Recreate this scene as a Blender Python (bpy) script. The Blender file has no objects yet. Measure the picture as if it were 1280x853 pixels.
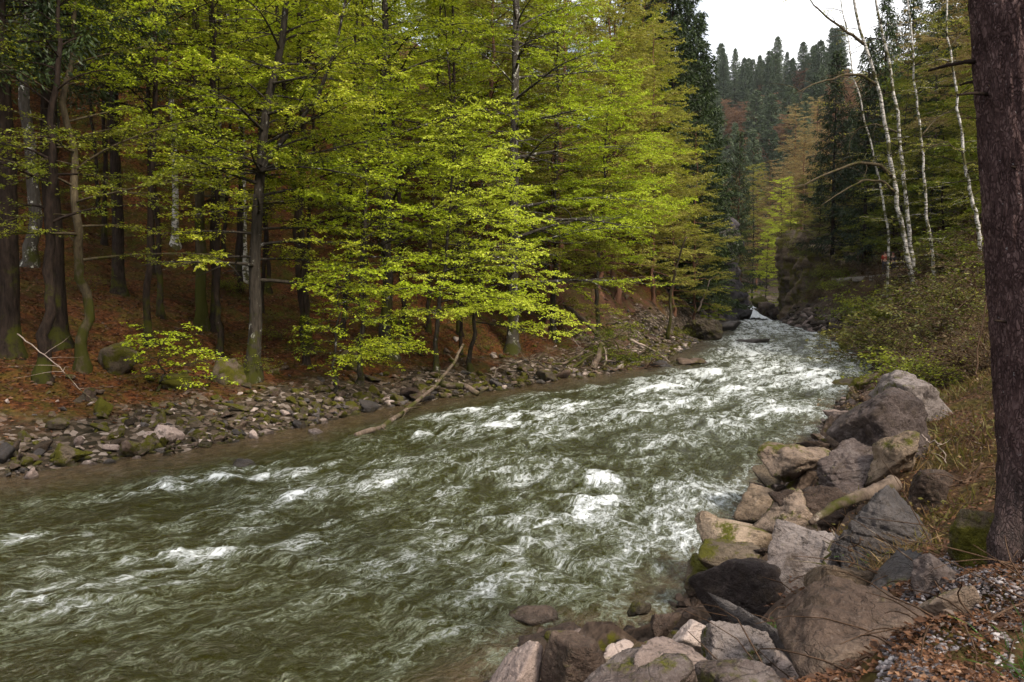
import bpy, bmesh, math, random
import numpy as np
from mathutils import Vector, Matrix, Euler

rad = math.radians
random.seed(7)
scene = bpy.context.scene
COL = scene.collection

# ------------------------------------------------------------------ camera model (photo pixels 1280 x 853)
F, CX, CY = 1000.0, 640.0, 426.5
CAM = np.array([0.0, 0.0, 3.5])
PITCH = math.atan(61.5 / F)
_cp, _sp = math.cos(PITCH), math.sin(PITCH)

def ray(u, v):
    a, b = (u - CX) / F, -(v - CY) / F
    d = np.array([a, _cp + b * _sp, -_sp + b * _cp])
    return d / d[1]                      # scaled so that y advances by 1

def at(u, v, Y):
    return CAM + ray(u, v) * Y

def at_z(u, v, z=0.0):
    d = ray(u, v)
    return CAM + d * ((z - CAM[2]) / d[2])

# ------------------------------------------------------------------ noise
def _hash(ix, iy, iz, s):
    h = (ix.astype(np.int64) * 374761393 + iy.astype(np.int64) * 668265263 + iz.astype(np.int64) * 2147483647 + s * 974711) & 0xFFFFFFFF
    h = ((h ^ (h >> 13)) * 1274126177) & 0xFFFFFFFF
    h = ((h ^ (h >> 16)) * 2246822519) & 0xFFFFFFFF
    return h ^ (h >> 15)

_G = np.array([[1,1,0],[-1,1,0],[1,-1,0],[-1,-1,0],[1,0,1],[-1,0,1],[1,0,-1],[-1,0,-1],[0,1,1],[0,-1,1],[0,1,-1],[0,-1,-1]], float)

def gnoise(x, y, z=0.0, seed=0):
    x, y, z = np.broadcast_arrays(np.asarray(x, float), np.asarray(y, float), np.asarray(z, float))
    ix, iy, iz = np.floor(x), np.floor(y), np.floor(z)
    fx, fy, fz = x - ix, y - iy, z - iz
    u, v, w = [t * t * t * (t * (t * 6 - 15) + 10) for t in (fx, fy, fz)]
    r = 0.0
    for dx in (0, 1):
        for dy in (0, 1):
            for dz in (0, 1):
                g = _G[_hash(ix + dx, iy + dy, iz + dz, seed) % 12]
                dot = g[..., 0] * (fx - dx) + g[..., 1] * (fy - dy) + g[..., 2] * (fz - dz)
                r = r + dot * (u if dx else 1 - u) * (v if dy else 1 - v) * (w if dz else 1 - w)
    return r

def fbm(x, y, z=0.0, seed=0, octv=4, gain=0.5, lac=2.03):
    a, r, f = 1.0, 0.0, 1.0
    for o in range(octv):
        r = r + a * gnoise(np.asarray(x) * f, np.asarray(y) * f, np.asarray(z) * f, seed + o * 17)
        a *= gain; f *= lac
    return r

def sstep(a, b, x):
    t = np.clip((np.asarray(x, float) - a) / (b - a), 0, 1)
    return t * t * (3 - 2 * t)

# ------------------------------------------------------------------ meshes
class Acc:
    """collects verts / polygons of one mesh"""
    def __init__(s):
        s.v, s.f, s.a, s.n = [], [], [], 0
    def add(s, verts, faces, rnd=0.5, mat=0):
        verts = np.asarray(verts, float).reshape(-1, 3); faces = np.asarray(faces, np.int64)
        s.v.append(verts); s.f.append((faces + s.n, mat))
        s.a.append(np.broadcast_to(np.asarray(rnd, float), (len(verts),)))
        s.n += len(verts)
    def tube(s, pts, radii, sides=6, rnd=0.5, cap=True, mat=0):
        pts = np.asarray(pts, float); n = len(pts)
        radii = np.broadcast_to(np.asarray(radii, float), (n,))
        t = np.gradient(pts, axis=0); t /= np.linalg.norm(t, axis=1)[:, None] + 1e-12
        ref = np.array([0.0, 0, 1]) if abs(t[:, 2]).mean() < 0.8 else np.array([1.0, 0.03, 0])
        a = np.cross(t, ref); a /= np.linalg.norm(a, axis=1)[:, None] + 1e-12
        b = np.cross(t, a)
        th = np.arange(sides) * 2 * math.pi / sides
        ring = pts[:, None] + radii[:, None, None] * (np.cos(th)[None, :, None] * a[:, None] + np.sin(th)[None, :, None] * b[:, None])
        i = np.arange(n - 1)[:, None] * sides; j = np.arange(sides)[None]; k = (j + 1) % sides
        q = np.stack([i + j, i + k, i + sides + k, i + sides + j], -1).reshape(-1, 4)
        s.add(ring.reshape(-1, 3), q, rnd, mat)
        if cap and sides > 3:
            for off, rev in ((0, True), ((n - 1) * sides, False)):
                c = np.arange(sides)[None] + off - n * sides
                s.f.append(((c[:, ::-1] if rev else c) + s.n, mat))
    def mesh(s, name, mats, smooth=True):
        me = bpy.data.meshes.new(name)
        v = np.concatenate(s.v) if s.v else np.zeros((0, 3))
        me.vertices.add(len(v)); me.vertices.foreach_set('co', v.astype(np.float32).ravel())
        loops = np.concatenate([f.ravel() for f, m in s.f]); tot = np.concatenate([np.full(len(f), f.shape[1]) for f, m in s.f])
        me.loops.add(len(loops)); me.loops.foreach_set('vertex_index', loops.astype(np.int32))
        me.polygons.add(len(tot)); me.polygons.foreach_set('loop_start', np.concatenate([[0], np.cumsum(tot)[:-1]]).astype(np.int32))
        me.polygons.foreach_set('material_index', np.concatenate([np.full(len(f), m) for f, m in s.f]).astype(np.int32))
        me.polygons.foreach_set('use_smooth', np.full(len(tot), smooth))
        at_ = me.attributes.new('rnd', 'FLOAT', 'POINT'); at_.data.foreach_set('value', np.concatenate(s.a).astype(np.float32))
        for m in (mats if isinstance(mats, (list, tuple)) else [mats]): me.materials.append(m)
        me.update(calc_edges=True)
        return me

KIDS = {}
def link(name, data, parent=None, loc=None):
    o = bpy.data.objects.new(name, data); COL.objects.link(o)
    if parent is not None: o.parent = parent; KIDS.setdefault(parent.name, []).append(o)
    if loc is not None: o.location = [float(c) for c in loc]
    return o

def tag(o, label=None, cat=None, group=None, kind=None):
    if label: o['label'] = label
    if cat: o['category'] = cat
    if group: o['group'] = group
    if kind: o['kind'] = kind
    return o

def copy_tree(o, parent=None):
    c = o.copy(); COL.objects.link(c)
    if parent is not None: c.parent = parent; KIDS.setdefault(parent.name, []).append(c)
    for ch in list(KIDS.get(o.name, ())): copy_tree(ch, c)
    return c

def attr(me, name, vals):
    a = me.attributes.new(name, 'FLOAT', 'POINT'); a.data.foreach_set('value', np.asarray(vals, np.float32).ravel())

# ------------------------------------------------------------------ materials
class N:
    def __init__(s, name):
        s.m = bpy.data.materials.new(name); s.m.use_nodes = True
        s.t = s.m.node_tree; s.t.nodes.clear()
        s.out = s.t.nodes.new('ShaderNodeOutputMaterial')
    def n(s, typ, ins=None, **kw):
        nd = s.t.nodes.new(typ)
        for k, v in kw.items(): setattr(nd, k, v)
        for k, v in (ins or {}).items():
            if hasattr(v, 'is_output'): s.t.links.new(v, nd.inputs[k])
            else: nd.inputs[k].default_value = v
        return nd
    def math(s, op, a, b=0.0, c=0.0, clamp=False):
        return s.n('ShaderNodeMath', {0: a, 1: b, 2: c}, operation=op, use_clamp=clamp).outputs[0]
    def mix(s, fac, a, b):
        f = lambda c: c if hasattr(c, 'is_output') else (*c, 1.0)[:4]
        nd = s.n('ShaderNodeMix', data_type='RGBA')
        for i, v in ((0, fac), (6, f(a)), (7, f(b))):
            if hasattr(v, 'is_output'): s.t.links.new(v, nd.inputs[i])
            else: nd.inputs[i].default_value = v
        return nd.outputs[2]
    def ramp(s, fac, stops):
        nd = s.n('ShaderNodeValToRGB', {0: fac}); e = nd.color_ramp.elements
        while len(e) < len(stops): e.new(0.5)
        for el, (p, c) in zip(e, stops):
            el.position = p; el.color = (*c, 1.0) if len(c) == 3 else c
        return nd.outputs[0]
    def step(s, x, a, b):
        return s.n('ShaderNodeMapRange', {0: x, 1: a, 2: b, 3: 0.0, 4: 1.0}, interpolation_type='SMOOTHSTEP').outputs[0]
    def coords(s, scale=(1, 1, 1), src='Object'):
        tc = s.n('ShaderNodeTexCoord').outputs[src]
        return s.n('ShaderNodeMapping', {'Vector': tc, 'Scale': scale}).outputs[0]
    def offset_coords(s, scale=(1, 1, 1)):
        """object coordinates shifted per object, so copies do not repeat"""
        oi = s.n('ShaderNodeObjectInfo'); k = s.math('MULTIPLY', oi.outputs['Random'], 50.0)
        v = s.n('ShaderNodeVectorMath', {0: s.n('ShaderNodeTexCoord').outputs['Object'], 1: s.n('ShaderNodeCombineXYZ', {0: k, 1: k, 2: k}).outputs[0]}, operation='ADD').outputs[0]
        return s.n('ShaderNodeMapping', {'Vector': v, 'Scale': scale}).outputs[0]
    def noise(s, vec, scale, detail=4.0, rough=0.55, dist=0.0):
        return s.n('ShaderNodeTexNoise', {'Vector': vec, 'Scale': scale, 'Detail': detail, 'Roughness': rough, 'Distortion': dist}).outputs[0]
    def bump(s, h, strength=0.5, dist=0.05, normal=None):
        ins = {'Height': h, 'Strength': strength, 'Distance': dist}
        if normal: ins['Normal'] = normal
        return s.n('ShaderNodeBump', ins).outputs[0]
    def finish(s, col, rough=0.8, normal=None, spec=0.3, ior=1.5):
        ins = {'IOR': ior, 'Base Color': col if hasattr(col, 'is_output') else (*col, 1.0), 'Roughness': rough, 'Specular IOR Level': spec}
        if normal: ins['Normal'] = normal
        b = s.n('ShaderNodeBsdfPrincipled', ins)
        s.t.links.new(b.outputs[0], s.out.inputs[0]); return s.m
    def finish_leaf(s, col, trans=0.42, gloss=0.05):
        d = s.n('ShaderNodeBsdfDiffuse', {'Color': col}).outputs[0]
        t = s.n('ShaderNodeBsdfTranslucent', {'Color': col}).outputs[0]
        m = s.n('ShaderNodeMixShader', {0: trans, 1: d, 2: t}).outputs[0]
        g = s.n('ShaderNodeBsdfGlossy', {'Color': (.9, .9, .9, 1), 'Roughness': 0.45}).outputs[0]
        m = s.n('ShaderNodeMixShader', {0: gloss, 1: m, 2: g}).outputs[0]
        s.t.links.new(m, s.out.inputs[0]); return s.m

def leaf_mat(name, stops, objvar=0.45, trans=0.45, gloss=0.02):
    m = N(name)
    r = m.n('ShaderNodeAttribute', attribute_name='rnd').outputs['Fac']
    o = m.n('ShaderNodeObjectInfo').outputs['Random']
    clump = m.noise(m.coords(), 0.55, 2.0)
    f = m.math('ADD', m.math('MULTIPLY', r, 0.55), m.math('MULTIPLY', m.math('SUBTRACT', o, 0.5), objvar))
    f = m.math('ADD', f, m.math('MULTIPLY', m.math('SUBTRACT', clump, 0.5), 0.9))
    f = m.math('ADD', f, 0.22, clamp=True)
    return m.finish_leaf(m.ramp(f, stops), trans, gloss)

def bark_mat(name, dark, light, lichen, lichen_amt=0.5, moss=0.0, scale=1.0, bump=0.8):
    m = N(name)
    v = m.offset_coords((1, 1, 0.22))
    a = m.noise(v, 14 * scale, 6.0, 0.65)
    col = m.ramp(a, [(0.3, dark), (0.7, light)])
    p = m.noise(m.offset_coords((1, 1, 0.7)), 5.0 * scale, 5.0, 0.7)
    col = m.mix(m.step(p, 0.72 - 0.25 * lichen_amt, 0.80 - 0.22 * lichen_amt), col, lichen)
    if moss > 0:
        q = m.noise(m.offset_coords(), 1.6, 4.0, 0.65)
        z = m.n('ShaderNodeSeparateXYZ', {0: m.n('ShaderNodeTexCoord').outputs['Object']}).outputs[2]
        low = m.math('MULTIPLY', m.step(z, 5.0, 0.0), 0.22)
        q = m.math('ADD', q, low)
        col = m.mix(m.math('MULTIPLY', m.step(q, 0.74 - 0.3 * moss, 0.86 - 0.3 * moss), 0.9), col, (0.038, 0.040, 0.007))
    return m.finish(col, 0.9, m.bump(a, bump, 0.03), 0.03)

def birch_mat():
    m = N('birch_bark')
    v = m.offset_coords((1, 1, 1))
    a = m.noise(m.offset_coords((2.0, 2.0, 7.0)), 2.2, 5.0, 0.7)
    b = m.noise(m.offset_coords((1, 1, 1.4)), 2.6, 4.0, 0.65)
    col = m.ramp(m.noise(v, 5.0, 4.0), [(0.35, (0.24, 0.22, 0.20)), (0.65, (0.58, 0.55, 0.52))])
    col = m.mix(m.step(a, 0.50, 0.60), col, (0.035, 0.03, 0.025))
    col = m.mix(m.step(b, 0.49, 0.58), col, (0.06, 0.055, 0.014))
    return m.finish(col, 0.75, m.bump(a, 0.4, 0.02), 0.25)

def rock_mat(name, stops, moss=0.3, mosscol=(0.075, 0.075, 0.006), scale=1.0, rough=0.8, vary=0.3, wet=True, spec=0.15, crack=0.5):
    m = N(name)
    v = m.offset_coords()
    big = m.noise(v, 1.6 * scale, 5.0, 0.6)
    fine = m.noise(v, 22 * scale, 6.0, 0.75)
    oi = m.n('ShaderNodeObjectInfo').outputs['Random']
    f = m.math('ADD', m.math('MULTIPLY', big, 0.6), m.math('MULTIPLY', fine, 0.4))
    f = m.math('ADD', f, m.math('MULTIPLY', m.math('SUBTRACT', oi, 0.5), vary), clamp=True)
    col = m.ramp(f, stops)
    dirt = m.noise(v, 4.5 * scale, 5.0, 0.7)
    col = m.mix(m.math('MULTIPLY', m.step(dirt, 0.50, 0.66), 0.62), col, (0.045, 0.032, 0.022))
    pit = m.noise(v, 11 * scale, 4.0, 0.7)
    col = m.mix(m.math('MULTIPLY', m.step(pit, 0.42, 0.32), 0.55), col, (0.03, 0.024, 0.02))
    speck = m.noise(v, 60 * scale, 2.0, 0.6)
    col = m.mix(m.math('MULTIPLY', m.step(speck, 0.62, 0.72), 0.10), col, (0.5, 0.46, 0.42))
    vein = m.noise(m.offset_coords((1, 1, 3.0)), 3.5 * scale, 3.0, 0.5, 0.8)
    line = m.math('ABSOLUTE', m.math('SUBTRACT', vein, 0.5))
    col = m.mix(m.math('MULTIPLY', m.math('MULTIPLY', m.step(line, 0.010, 0.0), m.step(dirt, .42, .55)), crack), col, (0.03, 0.025, 0.02))
    h = m.math('ADD', m.math('ADD', m.math('MULTIPLY', big, 0.5), m.math('MULTIPLY', pit, 0.45)), m.math('MULTIPLY', fine, 0.4))
    h = m.math('SUBTRACT', h, m.math('MULTIPLY', m.step(line, 0.02, 0.0), 0.25 * crack))
    if moss > 0:
        q = m.noise(v, 2.4 * scale, 5.0, 0.65)
        geo = m.n('ShaderNodeNewGeometry')
        nz = m.n('ShaderNodeSeparateXYZ', {0: geo.outputs['Normal']}).outputs[2]
        q = m.math('ADD', q, m.math('MULTIPLY', m.math('SUBTRACT', oi, 0.5), 0.18))
        q = m.math('ADD', q, m.math('MULTIPLY', m.math('SUBTRACT', m.noise(v, 30, 3.0), 0.5), 0.18))
        fac = m.step(q, 0.755 - 0.42 * moss, 0.885 - 0.42 * moss)
        mc = m.mix(m.noise(v, 40, 3.0), (mosscol[0] * .45, mosscol[1] * .45, mosscol[2] * .6), (mosscol[0] * 1.5, mosscol[1] * 1.5, mosscol[2] * 1.4))
        col = m.mix(fac, col, mc)
        h = m.math('ADD', h, m.math('MULTIPLY', m.math('MULTIPLY', fac, m.noise(v, 55, 4.0, 0.7)), 0.5))
    r = rough
    if wet:   # water-darkened band just above the stream (world height)
        z = m.n('ShaderNodeSeparateXYZ', {0: m.n('ShaderNodeNewGeometry').outputs['Position']}).outputs[2]
        wetf = m.step(m.math('ADD', z, m.math('MULTIPLY', m.math('SUBTRACT', big, .5), 0.25)), 0.16, 0.05)
        col = m.mix(m.math('MULTIPLY', wetf, 0.65), col, (0.02, 0.017, 0.013))
        r = m.math('SUBTRACT', rough, m.math('MULTIPLY', wetf, rough - 0.2))
    return m.finish(col, r, m.bump(h, 1.0, 0.06), spec)

M = {}
M['leaf'] = leaf_mat('beech_leaf', [(0.0, (0.07, 0.10, 0.005)), (0.4, (0.26, 0.31, 0.012)), (0.75, (0.48, 0.51, 0.03)), (1.0, (0.68, 0.67, 0.14))])
M['leaf_bright'] = leaf_mat('young_and_lit_leaf', [(0.0, (0.13, 0.19, 0.006)), (0.5, (0.38, 0.47, 0.014)), (1.0, (0.66, 0.70, 0.09))])  # young leaves, and lit front trees with their light put into the colour
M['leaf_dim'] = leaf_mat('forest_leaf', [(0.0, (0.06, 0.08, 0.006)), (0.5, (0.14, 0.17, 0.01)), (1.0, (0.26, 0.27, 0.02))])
M['leaf_bud'] = leaf_mat('olive_bud', [(0.0, (0.10, 0.105, 0.012)), (0.5, (0.25, 0.25, 0.03)), (1.0, (0.42, 0.39, 0.08))])
M['leaf_tan'] = leaf_mat('tan_bud', [(0.0, (0.14, 0.10, 0.03)), (0.5, (0.29, 0.215, 0.075)), (1.0, (0.45, 0.36, 0.15))])
M['leaf_rust'] = leaf_mat('rust_bud', [(0.0, (0.10, 0.055, 0.03)), (0.5, (0.20, 0.11, 0.062)), (1.0, (0.31, 0.20, 0.11))])
M['needle'] = leaf_mat('spruce_needle', [(0.0, (0.012, 0.020, 0.007)), (0.5, (0.028, 0.046, 0.014)), (1.0, (0.055, 0.08, 0.02))], trans=0.15, gloss=.02)
M['needle_hazed'] = leaf_mat('hazed_spruce_needle', [(0.0, (0.03, 0.046, 0.026)), (0.5, (0.06, 0.088, 0.045)), (1.0, (0.11, 0.14, 0.07))], trans=0.1, gloss=.02)  # haze over the far hill is mixed into this paler needle colour
M['shrub_leaf'] = leaf_mat('shrub_leaf', [(0.0, (0.02, 0.023, 0.005)), (0.5, (0.07, 0.074, 0.011)), (1.0, (0.24, 0.22, 0.045))])
M['brush_dry'] = leaf_mat('dry_brush', [(0.0, (0.025, 0.017, 0.009)), (0.5, (0.075, 0.048, 0.022)), (1.0, (0.18, 0.125, 0.06))], trans=.2)
M['grass_blade'] = leaf_mat('grass_blade', [(0.0, (0.05, 0.055, 0.008)), (0.35, (0.10, 0.09, 0.015)), (0.6, (0.13, 0.075, 0.03)), (1.0, (0.30, 0.21, 0.10))], trans=0.3)
M['grass_fresh'] = leaf_mat('fresh_grass', [(0.0, (0.02, 0.05, 0.006)), (0.6, (0.05, 0.12, 0.012)), (1.0, (0.10, 0.20, 0.02))], trans=0.3)
M['dead_leaf'] = leaf_mat('dead_leaf', [(0.0, (0.02, 0.011, 0.007)), (0.45, (0.075, 0.034, 0.017)), (0.8, (0.16, 0.075, 0.036)), (1.0, (0.32, 0.20, 0.13))], trans=0.12)
M['beech_bark'] = bark_mat('beech_bark', (0.012, 0.010, 0.008), (0.06, 0.05, 0.04), (0.30, 0.29, 0.26), 0.5, 0.22)
M['lichen_bark'] = bark_mat('lichen_bark', (0.03, 0.025, 0.02), (0.08, 0.07, 0.06), (0.46, 0.45, 0.41), 0.62, 0.2)
M['dark_bark'] = bark_mat('dark_bark', (0.009, 0.007, 0.006), (0.04, 0.028, 0.022), (0.16, 0.14, 0.12), 0.15, 0.15)
M['moss_bark'] = bark_mat('moss_bark', (0.03, 0.022, 0.014), (0.10, 0.08, 0.05), (0.2, 0.18, 0.12), 0.1, 0.65)
M['red_bark'] = bark_mat('red_bark', (0.06, 0.03, 0.02), (0.19, 0.10, 0.065), (0.3, 0.22, 0.17), 0.2, 0.0)
M['birch_bark'] = birch_mat()
M['dead_wood'] = bark_mat('dead_wood', (0.05, 0.037, 0.029), (0.17, 0.128, 0.10), (0.32, 0.27, 0.23), 0.5, 0.2)
M['pale_wood'] = bark_mat('bleached_wood', (0.15, 0.115, 0.095), (0.34, 0.27, 0.23), (0.42, 0.35, 0.31), 0.4, 0.25, 0.9, 0.7)
M['twig'] = bark_mat('twig_bark', (0.035, 0.022, 0.015), (0.12, 0.075, 0.05), (0.25, 0.2, 0.16), 0.4, 0.0)
M['rock_brown'] = rock_mat('brown_rock', [(0.3, (0.026, 0.017, 0.013)), (0.5, (0.088, 0.060, 0.046)), (0.74, (0.225, 0.166, 0.126))], 0.44, vary=.45)
M['rock_grey'] = rock_mat('grey_rock', [(0.3, (0.022, 0.016, 0.015)), (0.5, (0.078, 0.059, 0.054)), (0.74, (0.22, 0.187, 0.175))], 0.32, vary=.45)
M['rock_pale'] = rock_mat('pale_pink_rock', [(0.25, (0.12, 0.088, 0.077)), (0.5, (0.28, 0.215, 0.19)), (0.75, (0.45, 0.37, 0.335))], 0.25)
M['rock_mossy'] = rock_mat('mossy_rock', [(0.25, (0.035, 0.028, 0.02)), (0.5, (0.085, 0.065, 0.045)), (0.75, (0.16, 0.12, 0.09))], 0.78, mosscol=(0.07, 0.066, 0.006))
M['rock_tan'] = rock_mat('tan_rock', [(0.3, (0.05, 0.034, 0.022)), (0.5, (0.16, 0.115, 0.08)), (0.74, (0.34, 0.26, 0.19))], 0.42)
M['rock_bank'] = rock_mat('bank_rock', [(0.3, (0.02, 0.014, 0.009)), (0.5, (0.065, 0.045, 0.032)), (0.72, (0.17, 0.12, 0.095))], 0.5, mosscol=(0.05, 0.046, 0.005))
M['rock_dark'] = rock_mat('dark_wet_rock', [(0.25, (0.02, 0.018, 0.018)), (0.5, (0.055, 0.048, 0.047)), (0.75, (0.11, 0.095, 0.09))], 0.2, rough=0.6)
M['cliff'] = rock_mat('slate_cliff', [(0.25, (0.03, 0.027, 0.033)), (0.5, (0.10, 0.088, 0.095)), (0.75, (0.22, 0.195, 0.195))], 0.36, (0.07, 0.065, 0.01), scale=0.35, wet=False)
M['cliff_moss'] = rock_mat('mossy_cliff', [(0.25, (0.03, 0.024, 0.02)), (0.5, (0.11, 0.08, 0.055)), (0.75, (0.27, 0.195, 0.13))], 0.6, (0.12, 0.10, 0.018), scale=0.35, wet=False)
M['pebble'] = None

def pebble_mat():
    m = N('pebble')
    r = m.n('ShaderNodeAttribute', attribute_name='rnd').outputs['Fac']
    return m.finish(m.ramp(r, [(0.0, (0.05, 0.04, 0.04)), (0.45, (0.14, 0.115, 0.115)), (0.8, (0.22, 0.195, 0.2)), (1.0, (0.38, 0.35, 0.35))]), 0.75)
M['pebble'] = pebble_mat()

# ------------------------------------------------------------------ river banks (plan view)
def pz(u, v): 
    p = at_z(u, v); return (p[0], p[1])
PAIRS = [((-60, -30), (-48, -44)), ((-38, -9), (-27, -22)), ((-20, 4.5), (-8, -4.5)), (pz(0, 598), pz(600, 862)), (pz(150, 578), pz(775, 815)), (pz(300, 552), pz(868, 722)),
         (pz(420, 525), pz(915, 655)), (pz(520, 505), pz(955, 602)), (pz(680, 480), pz(1012, 553)), (pz(790, 464), pz(1052, 503)), (pz(838, 446), pz(1100, 466)),
         (pz(868, 432), pz(1072, 438)), (pz(893, 416), pz(1030, 419)), (pz(908, 404), pz(990, 406.5)), (pz(921, 399.2), pz(975, 399.6)),
         ((38, 128), (45, 124)), ((44, 165), (52, 165)), ((38, 260), (48, 260))]

def catmull(P, per=10):
    P = np.asarray(P, float); Q = np.vstack([2 * P[0] - P[1], P, 2 * P[-1] - P[-2]]); out = []
    for i in range(1, len(Q) - 2):
        t = np.linspace(0, 1, per, endpoint=False)[:, None]
        a, b, c, d = Q[i - 1], Q[i], Q[i + 1], Q[i + 2]
        out.append(0.5 * (2 * b + (c - a) * t + (2 * a - 5 * b + 4 * c - d) * t ** 2 + (3 * b - a - 3 * c + d) * t ** 3))
    out.append(P[-1:]); return np.vstack(out)
SHL = catmull([p[0] for p in PAIRS]); SHR = catmull([p[1] for p in PAIRS])

def sdist(x, y, poly, side):
    """signed distance to a shore line: positive on its land side (side +1: left of travel upstream)"""
    x = np.asarray(x, float); y = np.asarray(y, float); shp = x.shape
    x = x.ravel(); y = y.ravel()
    best = np.full(x.shape, 1e18); sg = np.zeros(x.shape)
    tg = np.gradient(poly, axis=0); tg /= np.linalg.norm(tg, axis=1)[:, None]
    for a, b, ta, tb in zip(poly[:-1], poly[1:], tg[:-1], tg[1:]):
        d = b - a; L2 = d @ d
        t = np.clip(((x - a[0]) * d[0] + (y - a[1]) * d[1]) / L2, 0, 1)
        ex, ey = x - a[0] - t * d[0], y - a[1] - t * d[1]
        q = ex * ex + ey * ey
        c = (ta[0] + (tb[0] - ta[0]) * t) * ey - (ta[1] + (tb[1] - ta[1]) * t) * ex
        m = q < best
        best = np.where(m, q, best); sg = np.where(m, np.sign(c), sg)
    return (np.sqrt(best) * sg * side).reshape(shp)

def ground(x, y, detail=True):
    x = np.asarray(x, float); y = np.asarray(y, float)
    dl = sdist(x, y, SHL, 1); dr = sdist(x, y, SHR, -1)
    I = np.interp
    ln = I(dl, [0, 1.5, 3, 5, 7, 10, 20, 35, 60, 120], [0, .28, .55, .95, 1.7, 2.7, 6.0, 12.5, 27, 58])
    lf = I(dl, [0, 1.2, 3, 5, 10, 20, 50, 120], [0, .5, 2.0, 4.2, 8.5, 17, 40, 76])
    hl = ln + (lf - ln) * sstep(34, 62, y)
    rn = I(dr, [0, .8, 1.6, 2.6, 3.6, 5, 8, 14, 30, 80], [0, .38, .9, 1.5, 2.0, 2.12, 2.6, 5, 14, 40])
    rf = I(dr, [0, .8, 2.0, 3.6, 5.0, 7, 15, 40, 100], [0, .7, 2.4, 4.5, 4.75, 6.5, 15, 40, 80])
    hr = rn + (rf - rn) * sstep(17, 40, y)
    inside = np.minimum(-dl, -dr)
    bed = -np.clip(0.02 + 0.8 * inside, 0.0, 1.1)
    h = np.where((dl > 0) & (dl >= dr), hl, np.where(dr > 0, hr, bed))
    h = h + sstep(106, 116, y) * 1.5 + sstep(116, 200, y) * 5
    hill = 66 * sstep(150, 345, y) * (1 - 0.25 * sstep(100, 190, x)) * sstep(-260, 40, x)
    h = np.where(y > 150, np.maximum(h, hill), h)
    h = h - .75 * np.exp(-(((x - 1.75) / .5) ** 2 + ((y - 4.1) / .55) ** 2))      # hollow that holds the nearest boulder
    if detail:
        land = sstep(0.0, 2.0, np.maximum(dl, dr))
        far = sstep(15, 60, y)
        rk = np.where((dr > 0) & (y < 34), sstep(.1, .5, dr) * (1 - sstep(1.7, 2.7, dr)) * sstep(2, 6, y), 0)
        h = h + rk * (np.abs(fbm(x * 1.1 + y * .5, y * .8, 0, 41, 4)) * .75 + np.abs(fbm(x * 4, y * 3, 0, 43, 3)) * .14 - .16)
        h = h + land * (fbm(x * .35, y * .35, 0, 3, 4) * (0.28 + 0.5 * far) + fbm(x * 1.6, y * 1.6, 0, 9, 3) * 0.10)
    return h

def hit(u, v, y0=2.5, y1=420.0):
    """where the line of sight through a photo pixel meets the ground"""
    ys = np.concatenate([np.linspace(y0, 60, 500), np.linspace(60.4, y1, 500)])
    d = ray(u, v); P = CAM[None] + d[None] * ys[:, None]
    g = ground(P[:, 0], P[:, 1]); g = np.maximum(g, 0.0)
    k = np.nonzero(P[:, 2] <= g)[0]
    k = k[0] if len(k) else len(ys) - 1
    return P[k]

def gz(x, y): return float(ground(np.array([x]), np.array([y]))[0])

# ------------------------------------------------------------------ terrain sheet
def spaced(knots, n):
    """knots: (pos, relative density)"""
    xs = np.array([k[0] for k in knots], float); dn = np.array([k[1] for k in knots], float)
    f = np.linspace(xs[0], xs[-1], 6000); w = np.interp(f, xs, dn); c = np.cumsum(w); c = (c - c[0]) / (c[-1] - c[0])
    return np.interp(np.linspace(0, 1, n), c, f)

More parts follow.
